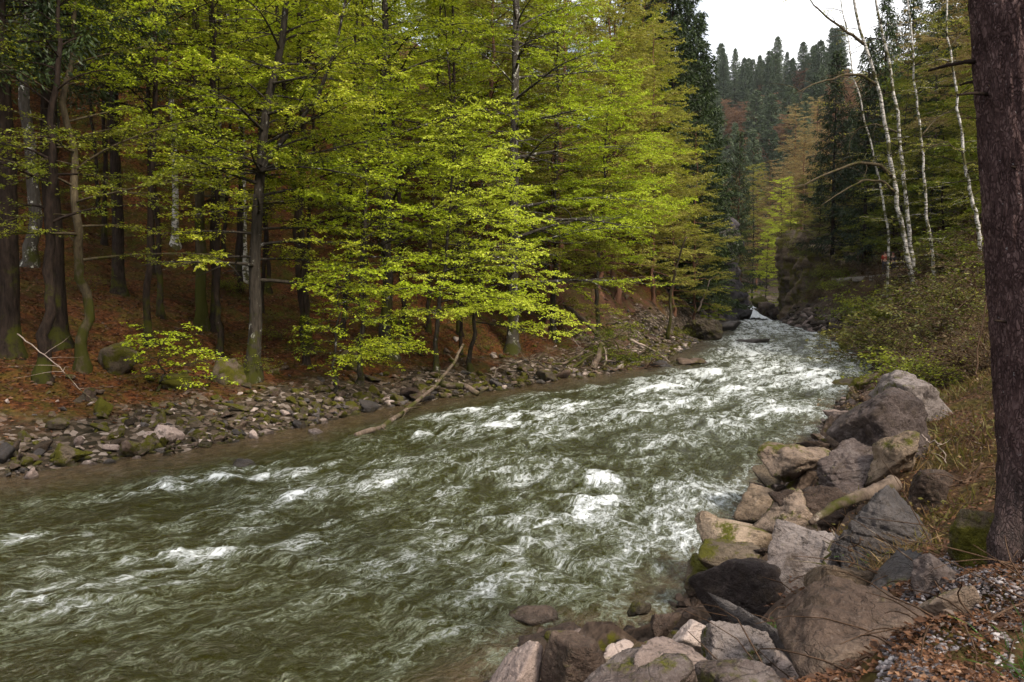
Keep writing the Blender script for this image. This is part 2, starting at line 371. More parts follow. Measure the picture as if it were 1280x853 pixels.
def build_terrain():
    xs = spaced([(-420, .012), (-120, .05), (-40, .35), (-12, 1.5), (0, 2.2), (12, 2.2), (24, 1.2), (60, .3), (160, .06), (520, .012)], 470)
    ys = spaced([(-45, .1), (-5, .8), (3, 2.6), (10, 2.6), (30, 1.4), (60, .5), (120, .3), (350, .05), (620, .015)], 480)
    X, Y = np.meshgrid(xs, ys); Z = ground(X, Y)
    a = Acc(); n, m = X.shape
    i = np.arange(n - 1)[:, None] * m + np.arange(m - 1)[None]
    a.add(np.stack([X, Y, Z], -1), np.stack([i, i + 1, i + m + 1, i + m], -1).reshape(-1, 4))
    t = N('forest_floor')
    v = t.coords()
    stone = t.n('ShaderNodeAttribute', attribute_name='stone').outputs['Fac']
    soil = t.n('ShaderNodeAttribute', attribute_name='soil').outputs['Fac']
    green = t.n('ShaderNodeAttribute', attribute_name='green').outputs['Fac']
    vor = t.n('ShaderNodeTexVoronoi', {'Vector': v, 'Scale': 11.0}, feature='F1')
    cell = t.n('ShaderNodeSeparateColor', {0: vor.outputs['Color']}).outputs[0]
    big = t.noise(v, 0.5, 5.0, 0.6); fine = t.noise(v, 9, 6.0, 0.7)
    litter = t.ramp(t.math('ADD', t.math('MULTIPLY', cell, 0.5), t.math('MULTIPLY', fine, 0.5)),
                    [(0.15, (0.016, 0.007, 0.004)), (0.45, (0.055, 0.020, 0.008)), (0.7, (0.10, 0.038, 0.014)), (0.95, (0.17, 0.08, 0.035))])
    litter = t.mix(t.math('MULTIPLY', t.n('ShaderNodeAttribute', attribute_name='near').outputs['Fac'], .75), litter, t.ramp(fine, [(.25, (.02, .013, .008)), (.75, (.10, .06, .035))]))
    litter = t.mix(t.math('MULTIPLY', t.step(big, 0.5, 0.72), 0.6), litter, (0.028, 0.014, 0.007))
    soilc = t.ramp(fine, [(0.3, (0.04, 0.019, 0.014)), (0.7, (0.105, 0.05, 0.036))])
    col = t.mix(soil, litter, soilc)
    mossc = t.ramp(fine, [(0.3, (0.018, 0.022, 0.004)), (0.7, (0.075, 0.075, 0.010))])
    g2 = t.math('MULTIPLY', green, t.step(t.noise(v, 1.3, 5.0, 0.65), 0.42, 0.6))
    col = t.mix(g2, col, mossc)
    vs = t.n('ShaderNodeTexVoronoi', {'Vector': v, 'Scale': 7.0}, feature='F1')
    sc = t.n('ShaderNodeSeparateColor', {0: vs.outputs['Color']}).outputs[0]
    stonec = t.ramp(sc, [(0.0, (0.012, 0.010, 0.006)), (0.5, (0.04, 0.03, 0.02)), (0.8, (0.09, 0.068, 0.052)), (1.0, (0.2, 0.165, 0.145))])
    nearf = t.n('ShaderNodeAttribute', attribute_name='near').outputs['Fac']
    bedr = t.ramp(t.noise(v, 3.2, 7.0, 0.7), [(.32, (.016, .011, .008)), (.5, (.06, .042, .032)), (.68, (.15, .108, .085))])
    bedr = t.mix(t.step(t.noise(v, 2.2, 5.0, .65), .56, .64), bedr, (.05, .046, .006))
    stonec = t.mix(nearf, stonec, bedr)
    col = t.mix(stone, col, stonec)
    h = t.math('ADD', t.math('MULTIPLY', fine, 0.5), t.math('MULTIPLY', vor.outputs['Distance'], 0.6))
    me = a.mesh('ground', t.finish(col, 0.95, t.bump(h, 0.9, 0.06), 0.06))
    dl = sdist(X, Y, SHL, 1); dr = sdist(X, Y, SHR, -1)
    st = np.where(dl > -1, 1 - sstep(2.2, 4.2, dl + fbm(X * .4, Y * .4, 1, 5, 3) * 2), 0)
    st = np.maximum(st, np.where((dr > -1), (1 - sstep(1.6, 2.8, dr + fbm(X * .8, Y * .8, 2, 45, 3) * 1.2)), 0)); st = np.where((dl < 0) & (dr < 0), 1, st)
    attr(me, 'stone', np.clip(st, 0, 1)); attr(me, 'near', (dr > 0).astype(float))
    # the bare bank above the drift wood, and the slope around the far path
    P = at(800, 385, 48)
    so = np.exp(-(((X - P[0]) / 7) ** 2 + ((Y - P[1]) / 9) ** 2)) * 1.4
    attr(me, 'soil', np.clip(so * (dl > 0), 0, 1))
    attr(me, 'green', np.clip(np.where(dr > 0, 0.5, 0.5 + 0.4 * sstep(0, .6, fbm(X * .12, Y * .12, 0, 31, 3))), 0, 1))
    o = link('ground', me); tag(o, 'leaf-strewn forest floor and stony river banks', kind='structure')
build_terrain()

# ------------------------------------------------------------------ water
FOAM = [(800, 680, 3, 1.2, .55), (700, 715, 3, 1.2, .45), (870, 630, 3, 1.1, .65), (640, 600, 3, 1.5, .5), (560, 690, 2.5, 1.2, .38), (430, 610, 2.5, 1.2, .4), (320, 660, 2.5, 1.2, .35), (150, 680, 2.5, 1.2, .3), (262, 606, 2.0, .5, 1.3), (300, 590, .8, .3, .9), (242, 697, 1.0, .45, 1.3), (215, 712, 1.4, .4, .7), (375, 626, .6, .3, .9), (480, 607, 1.1, .45, .85), (25, 676, .6, .3, .8),
        (80, 752, 1.3, .5, .55), (160, 757, .9, .4, .5), (640, 532, 2.6, .9, 1.2), (590, 520, 1.6, .6, .9), (540, 545, 1.6, .6, .7), (710, 512, 2.2, .8, 1.1), (760, 602, 1.7, .55, 1.1), (730, 628, 1.6, .6, .8),
        (745, 640, 1.6, .5, 1.25), (800, 622, .9, .35, 1.3), (700, 662, 1.4, .4, .95), (640, 655, 1.0, .4, .7), (860, 505, 3.6, 1.0, .85), (930, 490, 3.5, 1.0, .9), (900, 530, 2.4, .8, .9), (820, 560, 1.8, .7, .7),
        (560, 585, 1.2, .6, .5), (800, 520, 2.6, .9, .9), (700, 545, 2, .7, .8), (960, 520, 2.2, 1, .8), (860, 672, 1.0, .3, .6), (560, 660, 1.2, .6, .45), (520, 720, 1.4, .6, .35), (340, 690, 1.2, .4, .45), (430, 650, 1.5, .4, .4),
        (940, 440, 7, 2, .6), (900, 425, 6, 2, .55), (960, 465, 5, 1.6, .6), (1010, 470, 4, 1.2, .8), (880, 470, 4, 1.2, .9), (830, 488, 3.4, 1.0, .9), (950, 412, 10, 2.5, .6), (930, 404, 8, 3, .8)]

def build_water():
    P = PAIRS[1:15]
    L = catmull([p[0] for p in P], 40); R = catmull([p[1] for p in P], 40)
    C = (L + R) / 2; seg = np.linalg.norm(np.diff(C, axis=0), axis=1); S = np.concatenate([[0], np.cumsum(seg)])
    # rows along the stream, closer where the camera stands
    dist = np.linalg.norm(C, axis=1)
    dens = 1 / np.clip(dist * 0.0035, 0.04, 0.5)
    f = np.linspace(0, S[-1], 8000); w = np.interp(f, S, dens); c = np.cumsum(w); c = (c - c[0]) / (c[-1] - c[0])
    n, m = 1150, 230
    s = np.interp(np.linspace(0, 1, n), c, f)
    l = np.stack([np.interp(s, S, L[:, k]) for k in (0, 1)], 1); r = np.stack([np.interp(s, S, R[:, k]) for k in (0, 1)], 1)
    k = np.exp(-.5 * (np.arange(-120, 121) / 42.0) ** 2); k /= k.sum()
    l = np.stack([np.convolve(np.pad(l[:, c], 120, 'edge'), k, 'valid') for c in (0, 1)], 1); r = np.stack([np.convolve(np.pad(r[:, c], 120, 'edge'), k, 'valid') for c in (0, 1)], 1)
    dv = r - l; W = np.linalg.norm(dv, axis=1); dv /= W[:, None]
    l = l - dv * 2.2; r = r + dv * 2.2
    t = np.linspace(0, 1, m)
    XY = l[:, None] + (r - l)[:, None] * t[None, :, None]
    X, Y = XY[..., 0], XY[..., 1]
    Sg = np.broadcast_to(s[:, None], X.shape); Tg = (W[:, None] + 4.4) * t[None]
    dl = -sdist(X, Y, SHL, 1); dr = -sdist(X, Y, SHR, -1)
    # foam patches, each stretched along the current
    tang = np.gradient(C, axis=0); tang /= np.linalg.norm(tang, axis=1)[:, None]
    foam = np.zeros_like(X)
    for (u, v, a, b, k) in FOAM:
        p = at_z(u, v)[:2]; d = tang[np.argmin(((C - p) ** 2).sum(1))]
        ex, ey = X - p[0], Y - p[1]
        q = ((ex * d[0] + ey * d[1]) / a) ** 2 + ((-ex * d[1] + ey * d[0]) / b) ** 2
        foam = np.maximum(foam, min(k * .82, .78) * np.exp(-q * 0.9))
    base = 0.10 + 0.32 * sstep(16, 34, Y) + 0.12 * sstep(-.5, 1.0, 2.5 - dr) * sstep(8, 12, Y)
    calm = sstep(0.3, 2.6, dl) * 1.0
    rough = (0.45 + 0.55 * sstep(0.2, 3, dl)) * (0.55 + 0.45 * sstep(0.1, 1.2, dr))
    wx = Sg + 0.5 * gnoise(Sg * .6, Tg * .6, 0, 50); wt = Tg + 0.5 * gnoise(Sg * .6, Tg * .6, 5, 51)
    ridged = lambda x, y, z, sd: 1 - 2.2 * np.abs(gnoise(x, y, z, sd))
    far = sstep(12, 45, Y)
    h = 0.16 * (1 + .5 * far) * fbm(wx * .38, wt * .30, 0, 60, 2) + 0.075 * (1 + .3 * far) * ridged(wx * .75 + wt * .25, wt * .5, 1, 61)
    h += 0.055 * ridged(wx * 1.5 - wt * .5, wt * 1.1, 2, 62) + 0.030 * ridged(wx * 3.1 + wt, wt * 2.4, 3, 63) + 0.014 * fbm(wx * 6, wt * 6, 4, 64, 2)
    F0 = np.clip(foam, 0, 1.4)
    h = h * rough * (0.75 + 0.6 * np.clip(foam, 0, 1)) + np.clip(F0, 0, 1) ** 1.5 * (0.05 * fbm(wx * 1.8, wt * 1.8, 6, 65, 3) + .03 * fbm(wx * 5, wt * 5, 6, 68, 3) + .02) * rough
    crest = sstep(0.02, 0.12, h / np.maximum(rough, .2))
    str1 = fbm(wx * .35, wt * 1.5, 7, 66, 4); str2 = fbm(wx * .9, wt * 3.0, 8, 67, 3)
    foamv = base * calm * (0.55 + 1.3 * str1 + .5 * crest) + foam * (0.52 + 1.25 * str2 + .25 * crest)
    foamv = np.clip(foamv, 0, 1.3)
    h = h * sstep(-2.0, 0.3, np.minimum(dl, dr))
    a = Acc(); i = np.arange(n - 1)[:, None] * m + np.arange(m - 1)[None]
    a.add(np.stack([X, Y, h], -1), np.stack([i, i + m, i + m + 1, i + 1], -1).reshape(-1, 4))
    w_ = N('river_water')
    fa = w_.n('ShaderNodeAttribute', attribute_name='foam').outputs['Fac']
    sh = w_.n('ShaderNodeAttribute', attribute_name='shallow').outputs['Fac']
    uv = w_.n('ShaderNodeUVMap', uv_map='flow').outputs[0]
    warp = w_.n('ShaderNodeTexNoise', {'Vector': uv, 'Scale': 1.7, 'Detail': 3.0})
    wv = w_.n('ShaderNodeVectorMath', {0: uv, 1: w_.n('ShaderNodeVectorMath', {0: warp.outputs['Color'], 'Scale': 0.4}, operation='SCALE').outputs[0]}, operation='ADD').outputs[0]
    st = w_.n('ShaderNodeMapping', {'Vector': wv, 'Scale': (1.0, 1.9, 1.0)}).outputs[0]
    st2 = w_.n('ShaderNodeMapping', {'Vector': wv, 'Scale': (1.0, 1.5, 1.0)}).outputs[0]
    n1 = w_.noise(st, 3.6, 9.0, 0.76); n2 = w_.noise(st2, 22.0, 6.0, 0.75)
    ra = w_.noise(w_.n('ShaderNodeMapping', {'Vector': wv, 'Scale': (1.0, 2.1, 1.0)}).outputs[0], 1.5, 5.0, 0.6, 0.5)
    rb = w_.noise(st2, 4.6, 5.0, 0.65, 0.4)
    rdg = lambda q, w0: w_.step(w_.math('ABSOLUTE', w_.math('SUBTRACT', q, 0.5)), w0, 0.0)
    fil = w_.math('SUBTRACT', w_.math('ADD', w_.math('MULTIPLY', rdg(ra, .09), 0.42), w_.math('MULTIPLY', rdg(rb, .10), 0.40)), 0.22)
    gate = w_.math('ADD', w_.math('MULTIPLY', w_.step(fa, 0.03, 0.38), 0.48), 0.52)
    val = w_.math('ADD', w_.math('ADD', fa, w_.math('MULTIPLY', fil, gate)), w_.math('MULTIPLY', gate, w_.math('ADD', w_.math('MULTIPLY', w_.math('SUBTRACT', n1, 0.5), 1.1), w_.math('MULTIPLY', w_.math('SUBTRACT', n2, 0.5), 1.1))))
    mask = w_.math('MULTIPLY', w_.step(val, 0.52, 1.32), 0.95)
    milky = w_.step(val, 0.12, 0.85)
    deep = w_.mix(w_.noise(uv, 0.35, 3.0), (0.011, 0.0105, 0.0009), (0.024, 0.0225, 0.0022))
    deep = w_.mix(sh, deep, w_.ramp(w_.noise(uv, 4.0, 4.0), [(0.3, (0.03, 0.02, 0.010)), (0.7, (0.075, 0.05, 0.027))]))
    deep = w_.mix(w_.math('MULTIPLY', milky, 0.75), deep, (0.15, 0.17, 0.115))
    col = w_.mix(mask, deep, (0.64, 0.67, 0.68))
    rip = w_.noise(w_.n('ShaderNodeMapping', {'Vector': wv, 'Scale': (1.0, 1.9, 1.0)}).outputs[0], 5.5, 5.0, 0.6)
    rip2 = w_.noise(wv, 26.0, 3.0, 0.6)
    hgt = w_.math('ADD', w_.math('ADD', rip, w_.math('MULTIPLY', rip2, 0.22)), w_.math('MULTIPLY', mask, 0.5))
    rg = w_.math('ADD', w_.math('MULTIPLY', mask, 0.6), 0.06)
    me = a.mesh('river', w_.finish(col, rg, w_.bump(hgt, 1.0, 0.085), 0.5, 1.33))
    attr(me, 'foam', foamv)
    attr(me, 'shallow', np.clip(1 - sstep(0.2, 2.6, dl) * sstep(0.0, .9, dr) + .0, 0, 1))
    uvl = me.uv_layers.new(name='flow'); li = np.empty(len(me.loops), np.int32); me.loops.foreach_get('vertex_index', li)
    uvv = np.stack([Sg.ravel(), Tg.ravel()], 1)[li]; uvl.data.foreach_set('uv', uvv.astype(np.float32).ravel())
    tag(link('river', me), 'green mountain river with white rapids', kind='structure')
build_water()
# ------------------------------------------------------------------ trees
def unit(v): return v / (np.linalg.norm(v, axis=-1, keepdims=True) + 1e-12)

class Leaves:
    def __init__(s): s.p, s.d, s.n, s.l, s.w = [], [], [], [], []
    def add(s, p, d, n, l, w):
        k = len(p); s.p.append(p); s.d.append(d); s.n.append(n)
        s.l.append(np.broadcast_to(l, (k,))); s.w.append(np.broadcast_to(w, (k,)))
    def acc(s, rng, fold=0.18):
        p, d, n = np.concatenate(s.p), unit(np.concatenate(s.d)), np.concatenate(s.n)
        l, w = np.concatenate(s.l)[:, None], np.concatenate(s.w)[:, None]
        sd = unit(np.cross(d, n)); n = np.cross(sd, d)
        v = np.stack([p, p + d * l * .48 + sd * w * .5 + n * w * fold, p + d * l, p + d * l * .48 - sd * w * .5 + n * w * fold], 1)
        a = Acc(); k = len(p)
        a.add(v.reshape(-1, 3), np.arange(4 * k).reshape(-1, 4), np.repeat(rng.random(k), 4))
        return a

def curve_dir(p0, az, el0, el1, L, n, rng, wob=0.12):
    """a limb that starts at p0, rising at el0 and ending at el1"""
    t = np.linspace(0, 1, n)
    el = el0 + (el1 - el0) * t + wob * .6 * np.cumsum(rng.normal(0, 1, n)) / math.sqrt(n)
    a = az + wob * np.cumsum(rng.normal(0, 1, n)) / math.sqrt(n) * 1.6
    st = np.stack([np.cos(a) * np.cos(el), np.sin(a) * np.cos(el), np.sin(el)], 1) * (L / (n - 1))
    st[0] = 0
    return p0 + np.cumsum(st, 0)

def spray(limb, L, A, LV, rng, leaf=0.07, dens=1.0, r0=0.03, sec=0.36, flat=1.0, start=0.2, bare=0.0, droop=-0.12):
    """side shoots, twigs and leaves of one limb, laid out in a nearly level plane as beeches do"""
    n = len(limb); ns = max(3, int(L / sec))
    tv = np.gradient(limb, axis=0)
    for i in range(ns):
        t = start + (1 - start) * (i + rng.random() * .6) / ns
        if t > 1: t = 1.0
        f = t * (n - 1); k = min(int(f), n - 2); p = limb[k] + (limb[k + 1] - limb[k]) * (f - k)
        d = tv[k]; az = math.atan2(d[1], d[0]) + (1 if i % 2 else -1) * rng.uniform(.65, 1.15)
        l2 = (L * .46 * (1 - .65 * t) + .28) * rng.uniform(.7, 1.25)
        q = curve_dir(p, az, rng.normal(.10, .20) * flat, rng.normal(droop, .20) * flat, l2, 5, rng, .2)
        A.tube(q, np.linspace(r0 * .42 * (1.15 - t) + .004, .003, 5), 3, cap=False)
        if rng.random() < bare: continue
        # twigs along the shoot
        nt_ = max(2, int(l2 / .12 * dens)); tt = np.linspace(.12, 1, nt_) ; ff = tt * 4; kk = np.minimum(ff.astype(int), 3)
        b = q[kk] + (q[kk + 1] - q[kk]) * (ff - kk)[:, None]
        dd = unit(q[kk + 1] - q[kk]); a2 = np.arctan2(dd[:, 1], dd[:, 0]) + np.where(np.arange(nt_) % 2, 1, -1) * rng.uniform(.5, 1.1, nt_)
        e2 = rng.normal(-.03, .22, nt_); l3 = (.16 + .30 * (1 - tt) * min(1, l2)) * rng.uniform(.6, 1.3, nt_)
        dv = np.stack([np.cos(a2) * np.cos(e2), np.sin(a2) * np.cos(e2), np.sin(e2)], 1)
        m = 9
        u = np.linspace(.08, 1, m)
        P = (b[:, None] + dv[:, None] * (l3[:, None] * u[None])[..., None]).reshape(-1, 3)
        D0 = np.repeat(dv, m, 0)
        P = np.concatenate([P, q[kk]]); D0 = np.concatenate([D0, dd])
        K = len(P); sgn = np.where(rng.random(K) < .5, 1, -1) * rng.uniform(.3, 1.2, K)
        c, s_ = np.cos(sgn), np.sin(sgn)
        D = np.stack([D0[:, 0] * c - D0[:, 1] * s_, D0[:, 0] * s_ + D0[:, 1] * c, D0[:, 2] + rng.normal(-.22, .22, K)], 1)
        Nn = unit(np.stack([rng.normal(0, .55, K), rng.normal(0, .55, K), np.ones(K)], 1))
        keep = rng.random(K) < min(1, .55 + .45 * dens)
        P, D, Nn = P[keep], D[keep], Nn[keep]; K = len(P)
        ll = leaf * rng.uniform(.6, 1.2, K)
        LV.add(P + rng.normal(0, .02, (K, 3)), D, Nn, ll, ll * .64)

def trunk_line(H, lean, rng, n=32, wob=0.10, z0=-0.4):
    z = np.linspace(0, 1, n) ** 1.5
    ox = np.cumsum(rng.normal(0, wob, n)); oy = np.cumsum(rng.normal(0, wob, n))
    ox -= ox[0] + z * ox[-1] * .4; oy -= oy[0] + z * oy[-1] * .4
    ox[:2] *= .2; oy[:2] *= .2
    return np.stack([lean[0] * H * z + ox * .5, lean[1] * H * z + oy * .5, z0 + (H - z0) * z], 1)

def trunk_radius(line, r0, top=0.12, flare=0.55):
    z = (line[:, 2] - line[0, 2]) / (line[-1, 2] - line[0, 2])
    return r0 * ((1 - z) ** .85 * (1 - top) + top) * (1 + flare * np.exp(-(line[:, 2]).clip(0) / .4) + .35 * np.exp(-(line[:, 2]).clip(0) / .12))

def gen_beech(seed, H=20, r0=.22, first=.1, nl=48, limb=4.2, lean=(0, 0), leaf=.075, dens=1.0, wob=.10, up=.5, bare=0., face=None, low=1.0, line=None, flat=1.0, rad_=None, clear=0.0):
    """returns (wood, leaves). face: azimuth the limbs prefer (towards the light over the water)"""
    rng = np.random.default_rng(seed)
    A, LV = Acc(), Leaves()
    T = trunk_line(H, lean, rng, wob=wob) if line is None else line
    R = trunk_radius(T, r0) if rad_ is None else rad_
    A.tube(T, R, 12)
    H0 = T[-1, 2]
    for i in range(nl):
        hf = first + (1 - first) * ((i + rng.random() * .7) / nl) ** low
        z = hf * H0; k = min(np.searchsorted(T[:, 2], z), len(T) - 1); k = max(k, 1)
        g = (z - T[k - 1, 2]) / (T[k, 2] - T[k - 1, 2] + 1e-9); p = T[k - 1] + (T[k] - T[k - 1]) * min(max(g, 0), 1)
        az = i * 2.39996 + rng.normal(0, .35)
        L = limb * (.35 + .75 * (1 - hf) ** .7) * rng.uniform(.65, 1.2)
        if face is not None:
            df = math.cos(az - face); L *= .72 + .42 * df
        el = rad(10) + up * hf ** 1.3 + rng.normal(0, .24)
        q = curve_dir(p, az, el, el * .25 - .10, L, 9, rng, .16)
        rb = max(.012, min(R[k] * .42, .013 * L + .006))
        A.tube(q, np.linspace(rb, .005, 9), 5, cap=False)
        toward = clear and math.cos(az + math.pi / 2) > math.cos(clear)
        spray(q, L, A, LV, rng, leaf, dens, rb, bare=.8 if toward else max(bare, rng.choice([.05, .2, .45])), flat=flat)
    # leader
    q = T[-5:]
    spray(q, max(1.0, np.linalg.norm(q[-1] - q[0])), A, LV, rng, leaf, dens, .02)
    return A, LV.acc(rng)

def gen_spruce(seed, H=24, r0=.24, first=.08, width=2.6, nb=150, blob=.2, dens=1.0, droop=.35, dead=0.12, twig=.30, stem=True):
    rng = np.random.default_rng(seed)
    A, LV = Acc(), Leaves()
    T = trunk_line(H, (0, 0), rng, wob=.03); R = trunk_radius(T, r0, .04, .4)
    if stem: A.tube(T, R, 10)
    for i in range(nb):
        hf = first + (1 - first) * (i + rng.random()) / nb
        if hf > .995: hf = .995
        z = hf * H; p = np.array([np.interp(z, T[:, 2], T[:, 0]), np.interp(z, T[:, 2], T[:, 1]), z])
        az = i * 2.39996 + rng.normal(0, .4)
        L = (width * (1 - hf) ** .8 + .25) * rng.uniform(.6, 1.2)
        el = rad(-14) + rad(50) * hf + rng.normal(0, .1) - droop * .3
        q = curve_dir(p, az, el, el + .10 + droop * .5, L, 6, rng, .1)
        A.tube(q, np.linspace(.008 + .009 * L, .004, 6), 4, cap=False)
        if hf < first + .25 and rng.random() < dead: continue
        ns = max(4, int(L / (twig * .55) * dens)); t = np.linspace(.12, 1, ns); f = t * 5; k = np.minimum(f.astype(int), 4)
        b = q[k] + (q[k + 1] - q[k]) * (f - k)[:, None]; d = unit(q[k + 1] - q[k])
        for sgn in (-1, 1):
            a2 = np.arctan2(d[:, 1], d[:, 0]) + sgn * rng.uniform(.5, 1.1, ns)
            l3 = (.25 + .42 * (1 - t) * min(L, 2.2)) * rng.uniform(.6, 1.3, ns)
            dv = unit(np.stack([np.cos(a2), np.sin(a2), rng.normal(-.45 - droop, .25, ns)], 1))
            m = 5; u = np.linspace(.05, .95, m)
            P = (b[:, None] + dv[:, None] * (l3[:, None] * u[None])[..., None]).reshape(-1, 3)
            D = np.repeat(dv, m, 0) + rng.normal(0, .38, (ns * m, 3)) + np.array([0, 0, -.12])
            K = len(P)
            ll = blob * rng.uniform(.6, 1.3, K)
            LV.add(P, D, rng.normal(0, 1, (K, 3)) + np.array([0, 0, .8]), ll, ll * .30)
        K = ns * 2; f2 = rng.random(K) * 4.99; k2 = f2.astype(int); P = q[k2] + (q[k2 + 1] - q[k2]) * (f2 - k2)[:, None]
        LV.add(P, unit(q[k2 + 1] - q[k2]) + rng.normal(0, .5, (K, 3)), rng.normal(0, 1, (K, 3)) + np.array([0, 0, .8]), blob * 1.1, blob * .32)
    return A, LV.acc(rng, 0.05)

def tree_thing(name, A, LV, bark, leafm, loc, label, cat='tree', group=None, rz=0.0, sc=1.0):
    root = link(name, None, loc=loc); root.rotation_euler = (0, 0, rz); root.scale = (sc, sc, sc)
    tag(root, label, cat, group)
    link('trunk', A.mesh('trunk', M[bark]), root)
    if LV is not None: link('crown', LV.mesh('crown', M[leafm], smooth=False), root)
    return root

def reuse(root, loc, label, group=None, rz=0.0, sc=1.0, tilt=(0, 0)):
    c = copy_tree(root); c.location = [float(k) for k in loc]; c.rotation_euler = (tilt[0], tilt[1], rz); c.scale = (sc, sc, sc)
    c['label'] = label
    if group: c['group'] = group
    elif 'group' in c: del c['group']
    return c

def foot(u, v, Y=None):
    """base of a tree whose foot shows at photo pixel (u, v); with Y the depth is given and the ground decides the height"""
    if Y is None: p = hit(u, v, 14)
    else: p = at(u, v, Y)
    return np.array([p[0], p[1], gz(p[0], p[1])])

WATER_AZ = math.atan2(-.62, .78)
def line_px(pts, Y, base):
    """a trunk line following photo pixels at depth Y, relative to its foot"""
    P = np.array([at(u, v, Y) for u, v in pts]) - base
    t = np.linspace(0, 1, len(P)); tt = np.linspace(0, 1, 26) ** 1.35
    return np.stack([np.interp(tt, t, P[:, k]) for k in range(3)], 1)

# ---- the front row along the far bank
front = []
def front_tree(u, v, label, seed, name='beech_tree', bark='beech_bark', leafm='leaf', Y=None, **kw):
    b = foot(u, v, Y)
    A, LV = gen_beech(seed, **kw)
    t = tree_thing(name, A, LV, bark, leafm, b, label)
    front.append(b); return t

b6 = foot(314, 474)
Y6 = b6[1]
def forked_beech():
    rng = np.random.default_rng(5)
    main = line_px([(312, 492), (315, 472), (320, 400), (318, 330), (323, 250), (328, 180), (334, 130), (352, 60), (362, -40), (372, -180)], Y6, b6)
    A, LV = gen_beech(61, r0=.22, first=.19, nl=66, limb=4.6, clear=.6, face=WATER_AZ, line=main, leaf=.09, dens=1.0, up=.45)
    fork = line_px([(325, 215), (345, 185), (372, 155), (398, 120), (420, 60), (436, -20), (446, -140)], Y6 - .2, b6)
    B, LW = gen_beech(62, r0=.10, first=.1, nl=40, limb=3.8, face=WATER_AZ, line=fork, leaf=.09, rad_=np.linspace(.11, .02, 26))
    root = tree_thing('beech_tree', A, LV, 'beech_bark', 'leaf', b6, 'forked mossy-footed beech with a lichen-spotted dark trunk right at the edge of the stony bank')
    link('limb', B.mesh('limb', M['beech_bark']), root); link('crown', LW.mesh('fork_crown', M['leaf'], smooth=False), root)
    front.append(b6)
forked_beech()
t10 = front_tree(640, 440, 'tall straight beech with a white-flecked lichen trunk standing behind the driftwood bank', 71, bark='lichen_bark', leafm='leaf_bright', H=27, r0=.26, first=.11, nl=90, limb=6.0, clear=.55, leaf=.095, face=WATER_AZ, wob=.06, lean=(.012, 0))
t9 = front_tree(487, 447, 'stout grey beech rooted above the stony bank left of the leaning pale log', 72, bark='beech_bark', leafm='leaf', H=21, r0=.22, first=.15, nl=74, limb=4.9, clear=.45, leaf=.09, face=WATER_AZ)
t8 = front_tree(384, 432, 'slim dark straight beech between the forked beech and the stout grey one', 73, bark='dark_bark', leafm='leaf', H=21, r0=.14, first=.20, nl=60, limb=4.2, leaf=.09, face=WATER_AZ)
t11 = front_tree(692, 422, 'slender beech with pale grey stem just right of the tall lichen beech', 74, bark='beech_bark', leafm='leaf_bright', H=17, r0=.14, first=.17, nl=60, limb=4.8, leaf=.09, face=WATER_AZ)
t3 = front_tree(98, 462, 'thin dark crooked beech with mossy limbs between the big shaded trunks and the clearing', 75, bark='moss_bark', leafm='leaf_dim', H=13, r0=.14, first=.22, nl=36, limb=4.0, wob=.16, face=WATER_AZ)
front_tree(188, 428, 'slim beech in light yellow-green leaf left of the twin-stemmed beech', 78, bark='dark_bark', leafm='leaf_bright', H=20, r0=.11, first=.27, nl=62, limb=4.4, face=WATER_AZ, leaf=.09)
front_tree(275, 446, 'slim beech in light yellow-green leaf just left of the forked beech', 79, bark='dark_bark', leafm='leaf_bright', H=18, r0=.10, first=.30, nl=56, limb=4.2, face=WATER_AZ, leaf=.09)
# the pair of stems growing from one mossy foot
b5 = foot(250, 408)
A5, L5 = gen_beech(76, H=22, r0=.19, first=.2, nl=40, limb=4.0, wob=.05)
A5b, L5b = gen_beech(77, H=20, r0=.15, first=.2, nl=34, limb=4.0, wob=.07, lean=(.02, .02))
tw = tree_thing('twin_beech', A5, L5, 'moss_bark', 'leaf', b5, 'twin-stemmed beech on a green mossy foot up the leafy slope')
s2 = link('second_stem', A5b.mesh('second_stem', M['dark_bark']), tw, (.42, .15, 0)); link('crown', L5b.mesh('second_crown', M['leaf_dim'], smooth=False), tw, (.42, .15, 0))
# pale birches up the slope
for (u, v, seed, lab, hh, rr) in ((219, 300, 81, 'thin white birch stem, tallest and brightest, up the left slope', 24, .15), (306, 318, 82, 'white birch stem close behind the forked beech on the leafy slope', 20, .17)):
    b = foot(u, v, 37 if u < 250 else 36)
    A, LV = gen_beech(seed, H=hh, r0=rr, first=.45, nl=26, limb=2.6, wob=.05, lean=(-.02 if u < 250 else 0, 0), dens=.8)
    tree_thing('birch_tree', A, LV, 'birch_bark', 'leaf', b, lab)
